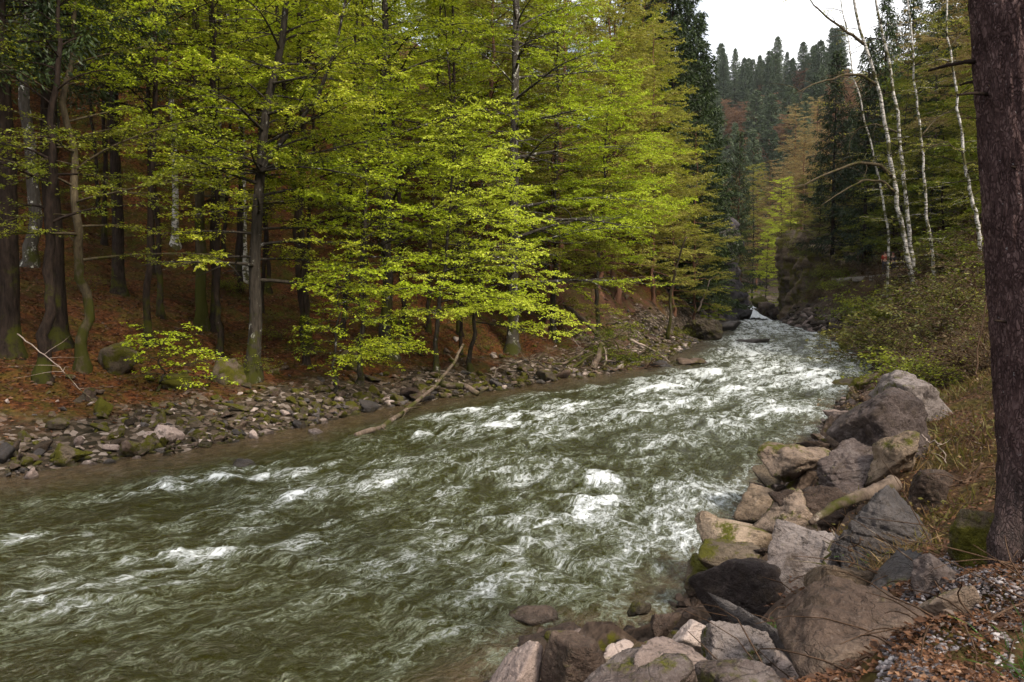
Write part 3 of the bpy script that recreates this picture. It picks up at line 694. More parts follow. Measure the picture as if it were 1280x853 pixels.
# small bright overhanging saplings near the water
for (u, v, Y, H, lab, seed, lm, ll) in ((545, 425, 29, 9.5, 'bright yellow-green young beech leaning out above the leaning pale log', 91, 'leaf_bright', 4.4),
                                    (455, 440, 27, 10, 'bushy young beech with pale lit sprays left of the stout grey beech', 92, 'leaf_bright', 4.2),
                                    (585, 430, 31, 8.5, 'low young beech with level sprays between the pale log and the tall lichen beech', 93, 'leaf_bright', 4.0),
                                    (745, 410, 42, 13, 'wide young beech reaching over the driftwood pile', 94, 'leaf_bright', 5.6),
                                    (200, 462, 22, 1.6, 'knee-high beech sapling with bright sprays on the litter left of the forked beech', 96, 'leaf_bright', 2.0),
                                    (425, 455, 25, 4.2, 'small beech sapling beside the root of the forked beech', 97, 'leaf', 2.6)):
    b = foot(u, v, Y)
    A, LV = gen_beech(seed, H=H, r0=.02 + .008 * H, first=.42 if H > 12 else .22 if H > 8 else .16, nl=int(12 + 3.6 * H), limb=ll, lean=(.06, -.05), face=WATER_AZ, up=.35, leaf=.088)
    tree_thing('young_beech', A, LV, 'beech_bark', lm, b, lab); front.append(b)

# shaded conifers on the left edge
S1 = gen_spruce(101, H=26, r0=.26, first=.30, width=4.6, nb=120, blob=.16, dens=1.3, droop=.55, dead=.0)
sp1 = tree_thing('spruce_tree', *S1, 'dark_bark', 'needle', foot(14, 448), 'dark straight spruce trunk at the left edge, nearest the frame', 'spruce')
sp2 = reuse(sp1, foot(74, 436), 'thick dark spruce trunk, second from the left edge, with hanging needles', None, 2.1, 1.0)
sp3 = reuse(sp1, foot(-60, 470), 'dark spruce beyond the left edge, only its hanging boughs showing', None, 4.0, .95)
sp4 = reuse(sp1, foot(150, 392, 30), 'dark spruce behind the crooked mossy beech, boughs hanging above the clearing', None, 1.0, .9)
front += [foot(14, 448), foot(74, 436), foot(150, 392, 30)]
b = foot(45, 474)
A, LV = gen_beech(102, H=11, r0=.15, first=.35, nl=18, limb=3.2, lean=(.07, .06), wob=.11, bare=.5)
tree_thing('leaning_tree', A, LV, 'dark_bark', 'leaf_dim', b, 'gnarled grey leaning trunk with bare twisted limbs beside the thick left trunks'); front.append(b)

# ---- trees up the left slope, all copies of a few kinds
protos = []
for seed, kw in ((201, dict(H=21, r0=.17, first=.22, nl=72, limb=4.4)), (202, dict(H=18, r0=.13, first=.10, nl=64, limb=4.0, wob=.14)), (203, dict(H=23, r0=.2, first=.30, nl=72, limb=4.8)), (204, dict(H=15, r0=.10, first=.08, nl=60, limb=3.8))):
    protos.append(gen_beech(seed, leaf=.115, dens=1.0, **kw))
kinds = [('beech_tree', 0, 'beech_bark', 'leaf', 'beech in fresh leaf among the many on the left slope', 'beeches on the left slope'),
         ('beech_tree', 1, 'dark_bark', 'leaf', 'dark-stemmed beech in fresh leaf among the many on the left slope', 'dark-stemmed beeches on the left slope'),
         ('beech_tree', 2, 'lichen_bark', 'leaf', 'pale-stemmed beech in fresh leaf among the many on the left slope', 'pale-stemmed beeches on the left slope'),
         ('young_beech', 3, 'beech_bark', 'leaf_bright', 'young bright beech among the taller trees on the left slope', 'young beeches on the left slope'),
         ('budding_tree', 1, 'red_bark', 'leaf_bud', 'olive budding tree among the beeches on the left slope', 'budding trees on the left slope')]
made = {}
rng = np.random.default_rng(11)
placed = [np.array(f[:2]) for f in front]
def scatter(n, ulo, uhi, ylo, yhi, gap, want):
    k = tries = 0
    while k < n and tries < 6000:
        tries += 1
        Y = ylo + (yhi - ylo) * rng.random() ** .8; u = rng.uniform(ulo, uhi); x = (u - CX) / F * Y
        if min(np.hypot(*(q - (x, Y))) for q in placed) < gap: continue
        if float(sdist(np.array([x]), np.array([Y]), SHL, 1)[0]) < 4.5: continue
        placed.append(np.array([x, Y])); k += 1
        want(x, Y, u)
def left_tree(x, Y, u):
    open_ = u < 430
    ki = rng.choice(5, p=[.42, 0, .55, .03, 0] if open_ else [.27, .2, .2, .23, .10] if u < 650 else [.22, .12, .14, .22, .30])
    nm, pi, bk, lm, lab, grp = kinds[ki]
    loc = (x, Y, gz(x, Y) - .1); sc = rng.uniform(.85, 1.2)
    if ki in made: reuse(made[ki], loc, lab, grp, rng.uniform(0, 6.28), sc, (rng.normal(0, .03), rng.normal(0, .03)))
    else: made[ki] = tree_thing(nm, *protos[pi], bk, lm, loc, lab, 'tree', grp, 0, sc)
POLE = gen_beech(205, H=19, r0=.10, first=.42, nl=34, limb=2.6, leaf=.10, wob=.07)
pole = []
def pole_tree(x, Y, u):
    loc = (x, Y, gz(x, Y) - .05); lab = 'slim dark pole-like beech, bare low down, among the front trees of the left slope'
    if pole: reuse(pole[0], loc, lab, 'slim pole beeches on the left slope', rng.uniform(0, 6.28), rng.uniform(.8, 1.15), (rng.normal(0, .04), rng.normal(0, .04)))
    else: pole.append(tree_thing('beech_tree', *POLE, 'dark_bark', 'leaf', loc, lab, 'tree', 'slim pole beeches on the left slope'))
scatter(22, 110, 780, 26, 40, 1.5, pole_tree)
scatter(19, -20, 820, 30, 42, 3.4, left_tree)
scatter(36, -20, 860, 42, 70, 3.6, left_tree)
scatter(24, 100, 800, 70, 100, 4.5, left_tree)
# olive budding trees that stand over the bend, right of the middle
for i, (u, Y, sc) in enumerate(((700, 47, 1.25), (765, 52, 1.3), (815, 58, 1.1), (735, 60, 1.4), (800, 66, 1.35), (840, 62, .75), (868, 68, .9), (690, 40, .9))):
    x = (u - CX) / F * Y; loc = (x, Y, gz(x, Y) - .1)
    reuse(made[4], loc, 'tall olive budding tree standing over the bend of the river', 'budding trees over the bend', i * 1.7, sc) if 4 in made else None

# ---- spruces round the bend and behind
S2 = gen_spruce(111, H=28, r0=.28, first=.05, width=4.6, nb=260, blob=.30, droop=.3, dens=1.3)
S3 = gen_spruce(112, H=22, r0=.2, first=.10, width=3.4, nb=170, blob=.28, droop=.4, dead=.4)
bend = None
for i, (u, Y, sc, lab) in enumerate(((838, 72, 1.25, 'tall dark spruce over the bend, its top cut by the frame'), (868, 80, 1.05, 'dark spruce at the left edge of the sky gap'), (800, 80, 1.35, 'dark spruce behind the olive trees, left of the sky gap'),
                                     (878, 94, .82, 'dark spruce low on the left of the gorge mouth'), (850, 98, 1.1, 'dark spruce behind the one at the sky gap'))):
    x = (u - CX) / F * Y; loc = (x, Y, gz(x, Y) - .2)
    if bend is None: bend = tree_thing('spruce_tree', *S2, 'dark_bark', 'needle', loc, lab, 'spruce', None, 0, sc)
    else: reuse(bend, loc, lab, None, i * 1.3, sc)
x, Y = (921 - CX) / F * 118, 118
slim = tree_thing('spruce_tree', *S3, 'red_bark', 'needle', (x, Y, gz(x, Y) - .2), 'slim spruce with a bare reddish lower trunk in the middle of the valley', 'spruce', None, 0, 1.12)
# trees in and behind the gorge
def deep(u, Y, sc, pi, bk, lm, lab, grp=None, nm='gorge_tree', cache={}):
    x = (u - CX) / F * Y; loc = (x, Y, gz(x, Y) - .2); key = (pi, bk, lm)
    if key in cache: return reuse(cache[key], loc, lab, grp, rng.uniform(0, 6), sc)
    cache[key] = tree_thing(nm, *protos[pi], bk, lm, loc, lab, 'tree', grp, 0, sc); return cache[key]
deep(957, 122, .85, 3, 'beech_bark', 'leaf_bright', 'yellow-green tree filling the gorge above the small waterfall')
deep(975, 132, 1.0, 0, 'beech_bark', 'leaf_bright', 'taller yellow-green tree behind the one above the waterfall')
deep(940, 138, 1.1, 0, 'beech_bark', 'leaf_bud', 'olive tree beside the slim valley spruce')
deep(897, 90, .55, 3, 'beech_bark', 'leaf_bright', 'small bright green tree hanging from the left wall of the gorge')
deep(886, 82, .48, 3, 'beech_bark', 'leaf_bright', 'bright green sapling at the waterline left of the gorge')
for i, (u, Y) in enumerate(((945, 165), (975, 168), (1000, 160), (925, 170), (960, 185), (990, 190), (1015, 180), (1030, 165))):
    deep(u, Y, 1.15, i % 3, 'red_bark', 'leaf_tan', 'tan budding tree in the valley behind the gorge', 'tan trees behind the gorge', 'budding_tree')

for (u, Y, z, sc, pi, bk, lm, lab) in ((986, 107, 10.5, .5, 1, 'dark_bark', 'leaf_bud', 'olive tree rooted on top of the right gorge wall, nearest the gap'), (1003, 101, 10.5, .6, 3, 'dark_bark', 'leaf_dim', 'dull green tree on top of the right gorge wall'),
                                       (1022, 96, 9.5, .62, 1, 'dark_bark', 'leaf_bud', 'olive tree on the back of the right gorge wall'), (1040, 92, 8.5, .6, 3, 'dark_bark', 'leaf_dim', 'dull green tree where the right gorge wall meets the hillside')):
    x = (u - CX) / F * Y; t_ = deep(u, Y, sc, pi, bk, lm, lab); t_.location.z = z - 1.5
# ---- the far hill
FS = gen_spruce(121, H=22, r0=.25, first=.06, width=4.2, nb=150, blob=.5, dens=.9, droop=.25, twig=.45)
FB = gen_beech(122, H=15, r0=.2, first=.15, nl=40, limb=5.2, leaf=.30, dens=.6)
hs = hb = None; k = 0
rng2 = np.random.default_rng(21)
done = []
while k < 170:
    u = rng2.uniform(872, 1048); Y = rng2.uniform(205, 372); x = (u - CX) / F * Y
    if done and min(np.hypot(q[0] - x, q[1] - Y) for q in done) < 5.2: continue
    done.append((x, Y)); k += 1
    loc = (x, Y, gz(x, Y) - .3); sc = rng2.uniform(.5, 1.2)
    top = sstep(290, 340, Y)
    rusty = rng2.random() > .36 + .50 * top
    if rusty:
        if hb is None: hb = tree_thing('rust_tree', *FB, 'red_bark', 'leaf_rust', loc, 'rust-coloured leafless tree on the far hill', 'tree', 'rusty trees on the far hill', 0, sc)
        else: reuse(hb, loc, hb['label'], hb['group'], rng2.uniform(0, 6), sc)
    else:
        if hs is None: hs = tree_thing('spruce_tree', *FS, 'dark_bark', 'needle_hazed', loc, 'dark spruce on the far hill against the sky', 'spruce', 'spruces on the far hill', 0, sc)
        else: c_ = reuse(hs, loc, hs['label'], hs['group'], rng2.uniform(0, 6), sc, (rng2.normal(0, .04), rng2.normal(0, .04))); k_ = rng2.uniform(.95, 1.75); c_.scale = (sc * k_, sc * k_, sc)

# ---- right bank: birches, spruces, mixed trees up the slope
def birch(stems, base_px, Y, label, limbs, seed, lv=.5):
    b = at(*base_px, Y); b[2] = min(b[2], gz(b[0], b[1])) if gz(b[0], b[1]) < b[2] else gz(b[0], b[1])
    rg = np.random.default_rng(seed)
    root = link('birch_tree', None, loc=b); tag(root, label, 'birch')
    LV = Leaves()
    for j, (pts, r) in enumerate(stems):
        A = Acc(); T = line_px(pts, Y, b); T[:, 0] += .03 * rg.normal(0, 1, 26); T[:, 1] += .05 * np.cumsum(rg.normal(0, 1, 26)) * .4
        T[0, 2] = min(T[0, 2], -.3)
        R = np.linspace(r, r * .35, 26); A.tube(T, R, 10)
        for i in range(34):                                  # fine bare twigs
            k = rg.integers(5, 25); q = curve_dir(T[k], rg.uniform(0, 6.28), rg.uniform(.1, .7), rg.uniform(-.5, .2), rg.uniform(.8, 2.4), 7, rg, .3)
            A.tube(q, np.linspace(.022, .006, 7), 4, cap=False, mat=1)
            if rg.random() < lv: spray(q, 1.6, A, LV, rg, .07, .5, .015, sec=.4)
        stem_ = link('trunk', A.mesh('trunk', [M['birch_bark'], M['dark_bark']]), root)
        if j == 0: first_stem = stem_
    for pts, r in limbs:
        A = Acc(); P = np.array([at(u, v, Y + dy) for u, v, dy in pts]) - b
        t = np.linspace(0, 1, len(P)); tt = np.linspace(0, 1, 16); Q = np.stack([np.interp(tt, t, P[:, k]) for k in range(3)], 1)
        Q += np.cumsum(rg.normal(0, .02, Q.shape), 0); A.tube(Q, np.linspace(r, r * .25, 16), 6)
        for i in range(7):
            k = rg.integers(4, 16); q = curve_dir(Q[k], math.pi + rg.normal(0, .9), rg.normal(.1, .4), rg.normal(-.2, .4), rg.uniform(.5, 1.7), 6, rg, .35)
            A.tube(q, np.linspace(.02, .005, 6), 4, cap=False)
            if rg.random() < lv * .8: spray(q, 1.0, A, LV, rg, .07, .45, .012, sec=.4)
        link('limb', A.mesh('limb', M['moss_bark']), first_stem)
    if LV.p: link('crown', LV.acc(rg).mesh('crown', M['leaf_bud'], smooth=False), root)
    return root
birch([([(1152, 396), (1146, 375), (1136, 330), (1126, 275), (1117, 225), (1108, 170), (1097, 105), (1082, 60), (1070, 20), (1058, -60)], .155),
       ([(1150, 396), (1143, 350), (1137, 290), (1130, 225), (1124, 165), (1115, 100), (1104, 45), (1094, 0), (1086, -80)], .13)], (1150, 390), 40,
      'double-stemmed leaning white birch with mossy limbs reaching over the river',
      [([(1116, 222, 0), (1098, 208, -.5), (1072, 204, -1.2), (1040, 216, -2), (1006, 232, -2.6), (980, 240, -3)], .10), ([(1120, 240, 0), (1104, 226, -.3), (1082, 224, -.6), (1052, 240, -1.2), (1024, 258, -1.6)], .08),
       ([(1094, 105, 0), (1076, 94, -.6), (1052, 94, -1.4), (1020, 104, -2.2), (992, 118, -2.8)], .09), ([(1080, 55, 0), (1062, 42, -.4), (1042, 28, -.8), (1020, 8, -1.2), (1008, -8, -1.5)], .08),
       ([(1122, 165, 0), (1096, 154, .4), (1074, 158, .6), (1064, 172, .8), (1062, 190, .8)], .05)], 301, .25)
birch([([(1172, 390), (1167, 350), (1161, 290), (1156, 230), (1150, 160), (1143, 110), (1138, 60), (1130, -40)], .095)], (1171, 384), 38, 'single slim white birch right of the double-stemmed one',
      [([(1152, 170, 0), (1170, 150, .5), (1190, 140, 1), (1215, 150, 1.5)], .04)], 302, .5)
birch([([(1226, 300), (1216, 250), (1206, 205), (1199, 150), (1192, 100), (1184, 50), (1180, -30)], .095)], (1232, 340), 36, 'mottled thin birch close to the left of the big spruce trunk',
      [([(1188, 60, 0), (1205, 40, .4), (1230, 28, 1)], .05), ([(1203, 190, 0), (1185, 178, -.4), (1160, 186, -1)], .03)], 303, .6)
birch([([(1112, 300), (1102, 240), (1090, 190), (1078, 140), (1066, 90), (1058, 40), (1046, -30)], .07)], (1114, 330), 46, 'thin bare birch behind the double-stemmed one',
      [([(1078, 140, 0), (1062, 132, 0), (1046, 140, 0)], .03)], 304, .3)
rs = None
for i, (u, Y, sc, lab) in enumerate(((1038, 88, 1.12, 'dark narrow spruce standing against the sky on the right'), (1078, 74, 1.0, 'tall dark spruce behind the birches on the right'), (1098, 82, 1.15, 'dark spruce between the birch stems, its crown against the sky'), (1130, 90, 1.2, 'dark spruce high on the right slope behind the slim birch'),
                                     (1165, 66, 1.0, 'dark spruce on the right slope left of the mottled birch'), (1205, 58, 1.0, 'dark spruce close behind the mottled birch'), (1020, 118, .8, 'small dark spruce above the right wall of the gorge'), (1060, 104, .9, 'dark spruce low on the right hillside'))):
    x = (u - CX) / F * Y; loc = (x, Y, gz(x, Y) - .2)
    if rs is None: rs = tree_thing('spruce_tree', *S3, 'dark_bark', 'needle', loc, lab, 'spruce', None, 0, sc)
    else: reuse(rs, loc, lab, None, i * 1.9, sc)
rmade = {}
rng = np.random.default_rng(33)
cnt = 0; rp = []
while cnt < 80:
    Y = rng.uniform(36, 108); u = rng.uniform(1004, 1275); x = (u - CX) / F * Y
    if rp and min(np.hypot(q[0] - x, q[1] - Y) for q in rp) < 2.4: continue
    if x - np.interp(Y, SHR[:, 1], SHR[:, 0]) < 6: continue
    if (u < 1060 and Y < 75) or (u < 1165 and Y < 47): continue
    rp.append((x, Y)); cnt += 1
    k = rng.choice(3, p=[.5, .3, .2]); loc = (x, Y, gz(x, Y) - .1); sc = rng.uniform(.7, 1.1) * (0.65 if u < 1090 else 1)
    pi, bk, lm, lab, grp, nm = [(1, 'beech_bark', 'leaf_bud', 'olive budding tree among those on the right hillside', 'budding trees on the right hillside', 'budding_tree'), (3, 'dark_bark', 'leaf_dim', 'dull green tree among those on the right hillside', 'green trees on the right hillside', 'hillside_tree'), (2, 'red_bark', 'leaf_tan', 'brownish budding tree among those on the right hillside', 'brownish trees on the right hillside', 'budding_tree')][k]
    if k in rmade: reuse(rmade[k], loc, lab, grp, rng.uniform(0, 6), sc)
    else: rmade[k] = tree_thing(nm, *protos[pi], bk, lm, loc, lab, 'tree', grp, 0, sc)

# ---- the big spruce trunk close to the camera
def near_spruce():
    Y = 4.55; b = at(1313, 700, Y); b[2] = gz(b[0], b[1])
    rg = np.random.default_rng(9)
    root = link('spruce_tree', None, loc=b); tag(root, 'big reddish-brown spruce trunk with rough bark at the right edge, beside the gravel', 'spruce')
    A = Acc(); n, s = 420, 150
    z = np.concatenate([np.linspace(-.5, 5.2, 340), np.linspace(5.25, 25, 80)]); th = np.linspace(0, 2 * math.pi, s, endpoint=False)
    Z, T = np.meshgrid(z, th, indexing='ij')
    R = .235 * np.interp(Z, [-.5, 0, .5, 5, 25], [1.35, 1.2, 1.04, .93, .10])
    x, y = np.cos(T), np.sin(T)
    flare = np.exp(-np.clip(Z, 0, None) / .28) * .48 * np.maximum(0, np.sin(T * 4 + 1)) * .235
    furrow = -.85 * np.abs(gnoise(x * 5.5 + .6 * gnoise(x * 4, y * 4, Z * 2.5, 3), y * 5.5, Z * 1.5, 1)) * .034 + gnoise(x * 14, y * 14, Z * 7, 2) * .012 + gnoise(x * 28, y * 28, Z * 16, 4) * .004
    R = R + flare + furrow
    lean = -.105 * Z
    a = np.stack([x * R + lean, y * R, Z], -1).reshape(-1, 3)
    i = np.arange(n - 1)[:, None] * s; j = np.arange(s)[None]; k = (j + 1) % s
    A.add(a, np.stack([i + j, i + k, i + s + k, i + s + j], -1).reshape(-1, 4))
    m = N('spruce_bark')
    v = m.coords((1, 1, .42)); wv_ = m.n('ShaderNodeVectorMath', {0: v, 1: m.n('ShaderNodeVectorMath', {0: m.n('ShaderNodeTexNoise', {'Vector': v, 'Scale': 14.0, 'Detail': 4.0}).outputs['Color'], 'Scale': .09}, operation='SCALE').outputs[0]}, operation='ADD').outputs[0]
    ed = m.n('ShaderNodeTexVoronoi', {'Vector': wv_, 'Scale': 58.0}, feature='DISTANCE_TO_EDGE').outputs['Distance']
    pc = m.n('ShaderNodeSeparateColor', {0: m.n('ShaderNodeTexVoronoi', {'Vector': wv_, 'Scale': 58.0}).outputs['Color']}).outputs[0]
    f0 = m.noise(v, 26, 7, .7)
    f = m.math('ADD', m.math('MULTIPLY', f0, .75), m.math('MULTIPLY', m.math('MULTIPLY', m.step(ed, 0.0, .25), m.math('ADD', m.math('MULTIPLY', pc, .7), .3)), .30)); g = m.noise(m.coords(), 5, 4, .6); h = m.noise(m.coords(), 38, 3, .6)
    c = m.ramp(m.math('ADD', m.math('MULTIPLY', f, .65), m.math('MULTIPLY', g, .35)), [(.28, (.012, .008, .008)), (.48, (.07, .043, .042)), (.7, (.20, .135, .13))])
    c = m.mix(m.math('MULTIPLY', m.step(h, .68, .74), .8), c, (.34, .33, .34))
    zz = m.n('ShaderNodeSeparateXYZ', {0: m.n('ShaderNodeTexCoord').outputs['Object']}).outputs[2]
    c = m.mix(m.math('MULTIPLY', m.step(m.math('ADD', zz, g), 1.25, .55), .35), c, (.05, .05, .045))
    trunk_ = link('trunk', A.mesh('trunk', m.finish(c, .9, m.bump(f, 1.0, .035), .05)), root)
    for (hz, az, L, r, e) in ((2.72, 2.9, .26, .014, .15), (2.52, 3.3, .22, .012, -.1), (2.62, 2.7, .10, .012, .2), (1.25, 3.5, .10, .010, .3), (1.7, 4.2, .07, .012, .2), (2.1, 3.9, .06, .010, .1), (.95, 4.4, .06, .010, 0), (3.0, 4.3, .16, .012, .1)):
        B = Acc(); p = np.array([-.105 * hz + math.cos(az) * .21, math.sin(az) * .21, hz])
        B.tube(curve_dir(p, az, e, e - .3, L, 6, rg, .25), np.linspace(r, r * .5, 6), 7)
        link('branch_stub', B.mesh('branch_stub', M['dark_bark']), trunk_)
    B, LV = Acc(), Leaves()
    C, L = gen_spruce(131, H=25, r0=.02, first=.36, width=3.4, nb=110, blob=.2, dens=1.0, droop=.5, stem=False)
    link('limb', C.mesh('limb', M['dark_bark']), root, (-1.15, 0, 0))
    link('crown', L.mesh('crown', M['needle'], smooth=False), root, (-1.15, 0, 0))
near_spruce()
# ------------------------------------------------------------------ rocks
_ico = {}
def ico(sub):
    if sub not in _ico:
        bm = bmesh.new(); bmesh.ops.create_icosphere(bm, subdivisions=sub, radius=1.0)
        _ico[sub] = (np.array([v.co[:] for v in bm.verts]), np.array([[v.index for v in f.verts] for f in bm.faces])); bm.free()
    return _ico[sub]

def rock_data(seed, dims=(1, 1, 1), sub=4, planes=11, sharp=40, rough=.075, strata=0.0, flat_top=0.0):
    rg = np.random.default_rng(seed)
    V, Fc = ico(sub)
    n = unit(rg.normal(0, 1, (planes, 3))); d = rg.uniform(.55, 1.0, planes)
    if flat_top > 0:
        n = np.vstack([n, unit(np.array([rg.normal(0, .12), rg.normal(0, .12) - .1, 1.0]))]); d = np.append(d, 1 - flat_top)
    q = np.clip(V @ n.T, 0, None) / d[None]
    r = 1 / ((q ** sharp).sum(1) ** (1 / sharp) + .12)
    P = V * r[:, None]
    lo, hi = P.min(0), P.max(0); P = (P - (lo + hi) / 2) / ((hi - lo) / 2)
    P = P * np.array(dims) / 2
    m = max(dims); o = rg.uniform(0, 50, 3); k = 2.2 / m
    nz = fbm(P[:, 0] * k + o[0], P[:, 1] * k + o[1], P[:, 2] * k + o[2], 5, 5, .55)
    n2 = fbm(P[:, 0] * k * 5 + o[0], P[:, 1] * k * 5, P[:, 2] * k * 5, 6, 3) if sub >= 5 else 0 * nz
    P = P + V * ((nz * rough + np.minimum(n2, .1) * .03) * m)[:, None]
    if strata > 0:
        t = P @ unit(np.array([.3, .2, 1.0])); s_ = np.abs(((t / (m * .11) + .4 * nz) % 1) - .5)
        P = P - V * (sstep(.12, 0, s_) * strata * m)[:, None]
    return P, Fc

def rock_mesh(name, mat, **kw):
    P, Fc = rock_data(**kw); a = Acc(); a.add(P, Fc); return a.mesh(name, M[mat])

def rock_px(u0, v0, u1, v1, mat, label, seed, name='boulder', deep=.9, Y=None, cat='rock', group=None, tilt=0.0, **kw):
    """a stone whose outline fills about the given photo box, resting on the bank there"""
    uc = (u0 + u1) / 2
    if Y is None:
        p = hit(uc, v0 + (v1 - v0) * .80); Y = p[1]
    c = at(uc, (v0 + v1) / 2, Y); W = (u1 - u0) / F * Y * 1.16; H = (v1 - v0) / F * Y * 1.16
    me = rock_mesh(name, mat, seed=seed, dims=(W, max(W, H) * deep, H), **kw)
    o = link(name, me, None, c); o.rotation_euler = (0, tilt, 0)
    tag(o, label, cat, group); return o

def bank():
    R = rock_px
    R(986, 752, 1185, 905, 'rock_brown', 'large smooth brown boulder with a flat tilted top, nearest the camera', 401, Y=4.0, sub=6, planes=9, sharp=22, rough=.022, flat_top=.25, deep=.8)
    R(876, 700, 1006, 800, 'rock_grey', 'big smooth sloping grey-brown boulder at the water, above the pale stones', 402, sub=6, planes=10, sharp=18, rough=.03)
    R(884, 782, 962, 868, 'rock_grey', 'streaked grey rock with folded bands between the pale stones and the nearest boulder', 403, sub=6, rough=.06, strata=.03)
    R(902, 762, 1002, 840, 'rock_dark', 'dark wedge of rock in the hollow behind the streaked one', 404, sub=5, rough=.05)
    R(603, 803, 674, 885, 'rock_pale', 'pale pink block with a moss-green left face, leftmost of the near stones', 405, sub=5, planes=9, sharp=24, rough=.03)
    R(680, 797, 750, 885, 'rock_brown', 'rounded brown stone capped with dark moss at the water edge', 416, sub=5, rough=.06)
    R(784, 812, 878, 872, 'rock_pale', 'long pale pinkish stone with a flat top and mossy underside', 407, sub=5, flat_top=.2, rough=.03)
    R(840, 778, 892, 822, 'rock_pale', 'clean pale pink block beside the big sloping boulder', 408, sub=5, planes=8, sharp=26, rough=.02)
    R(940, 800, 1010, 876, 'rock_pale', 'white-pink broken stone wedged against the nearest boulder', 409, sub=5, rough=.05)
    R(726, 836, 866, 900, 'rock_grey', 'flat grey slab cut by the bottom of the frame', 410, sub=5, flat_top=.3, rough=.02)
    R(878, 834, 968, 910, 'rock_grey', 'rounded grey stone at the bottom edge between the slab and the nearest boulder', 411, sub=5, rough=.03)
    R(816, 764, 850, 796, 'rock_brown', 'small wet brown stone in the shallows by the pale block', 412, name='rock')
    R(752, 808, 800, 834, 'rock_pale', 'half-sunk pale stone lapped by the water behind the long pale one', 413, name='rock')
    R(800, 798, 850, 818, 'rock_brown', 'narrow brown stone ridge behind the long pale stone', 414, name='rock', flat_top=.3)
    R(652, 792, 730, 812, 'rock_brown', 'flat brown rock just breaking the water behind the moss-capped stone', 415, name='rock', flat_top=.3)
    R(858, 700, 906, 737, 'rock_mossy', 'small pale-nosed stone with bright moss at the water, below the mossy slabs', 417, name='rock', sub=5)
    R(872, 683, 946, 716, 'rock_mossy', 'flat-topped mossy slab at the water, second up from the big sloping boulder', 418, sub=5, flat_top=.3, rough=.04)
    R(886, 652, 976, 700, 'rock_tan', 'block with a brown top and mossy dark side leaning into the water', 419, sub=5, planes=9, sharp=22, tilt=-.12)
    R(918, 615, 992, 664, 'rock_tan', 'plain brown slanted slab rising from the water under the moss hump', 420, sub=5, planes=9, sharp=24, tilt=-.2)
    R(945, 586, 990, 614, 'rock_mossy', 'round green moss hump alone at the water', 421, name='rock', sub=5, rough=.03)
    R(958, 560, 1042, 600, 'rock_brown', 'broad pale-brown ledge stone with dark mossy hollows at the water edge', 422, sub=5, flat_top=.2)
    R(985, 550, 1052, 585, 'rock_brown', 'rough brown stone behind the broad ledge stone', 423, sub=5)
    R(950, 660, 1062, 740, 'rock_grey', 'big purple-grey boulder in the middle of the bank', 424, sub=6, rough=.05)
    R(1038, 618, 1150, 716, 'rock_dark', 'dark grey fractured boulder under the pale log', 425, sub=6, planes=16, sharp=26, rough=.06, strata=.02)
    R(1016, 706, 1100, 770, 'rock_tan', 'brown upright block between the dark boulder and the nearest one', 426, sub=5, planes=8, sharp=24)
    R(985, 606, 1066, 672, 'rock_brown', 'ribbed brown rock running up from the slanted slab', 427, sub=5, strata=.035, tilt=-.4)
    R(950, 632, 1020, 690, 'rock_brown', 'cracked brown rock between the mossy block and the purple-grey boulder', 428, sub=5, strata=.03, tilt=-.4)
    R(1090, 690, 1150, 748, 'rock_dark', 'shaded dark stone beneath the grass tuft', 429, sub=5)
    R(1140, 700, 1200, 752, 'rock_grey', 'rounded grey stone left of the spruce foot', 430, sub=5, tilt=-.3)
    R(1155, 724, 1216, 782, 'rock_brown', 'ochre-brown triangular stone sitting in the gravel', 431, sub=5, planes=7, sharp=20, rough=.03)
    R(1195, 640, 1262, 716, 'rock_mossy', 'mossy stone pressed against the spruce foot', 432, sub=5)
    R(1050, 498, 1150, 600, 'rock_grey', 'long grey ledge of bedrock beside the yellow-mossed log', 433, sub=6, rough=.05, tilt=-.45, planes=10)
    R(1108, 468, 1184, 545, 'rock_grey', 'upper grey ledge at the crest of the bank', 434, sub=5, tilt=-.3)
    R(1030, 566, 1110, 640, 'rock_grey', 'grey bedrock hump with leaf-filled cracks above the ribbed rock', 435, sub=6, tilt=-.4, strata=.02)
    R(1095, 545, 1150, 610, 'rock_tan', 'brown weathered outcrop behind the pale log', 436, sub=5)
    R(1130, 590, 1175, 650, 'rock_brown', 'brown stone half buried in fallen leaves right of the dark boulder', 437, sub=5)
    R(1034, 474, 1066, 488, 'rock_mossy', 'low flat mossy rock standing off the right shore', 440, name='rock')
    R(1071, 466, 1097, 486, 'rock_mossy', 'pointed mossy rock at the mouth of the side pool', 441, name='rock')
    R(1098, 474, 1126, 492, 'rock_pale', 'pale squarish stone by the green stake', 442, name='rock')
    R(1060, 484, 1076, 501, 'rock_mossy', 'small upright mossy stone between the flat mossy rock and the pale squarish one', 443, name='rock')
    R(1033, 513, 1064, 525, 'rock_pale', 'flat pale stone in the water below the mossy rocks', 444, name='rock')
    R(1074, 488, 1100, 510, 'rock_brown', 'brown stone at the foot of the yellow-mossed log', 445, name='rock')
    R(1062, 506, 1090, 535, 'rock_mossy', 'mossy brown stone under the lower end of the yellow-mossed log', 446, name='rock')
    R(1044, 534, 1072, 556, 'rock_brown', 'brown stone above the rough one at the shore', 447, name='rock')
    R(1046, 413, 1092, 442, 'rock_mossy', 'big mossy boulder at the far right shore by the hazel bush', 450, sub=5, rough=.04)
    R(1086, 388, 1146, 438, 'rock_mossy', 'dark earthy mossy outcrop under the birches', 451, sub=5, rough=.07, deep=.7)
    # stones out in the stream
    R(289, 578, 327, 600, 'rock_dark', 'dark brown stone splitting the white water near the far bank', 460, name='rock', Y=15.9)
    R(822, 604, 850, 630, 'rock_dark', 'dark stone with water curling over it in mid-stream', 461, name='rock', Y=14.0)
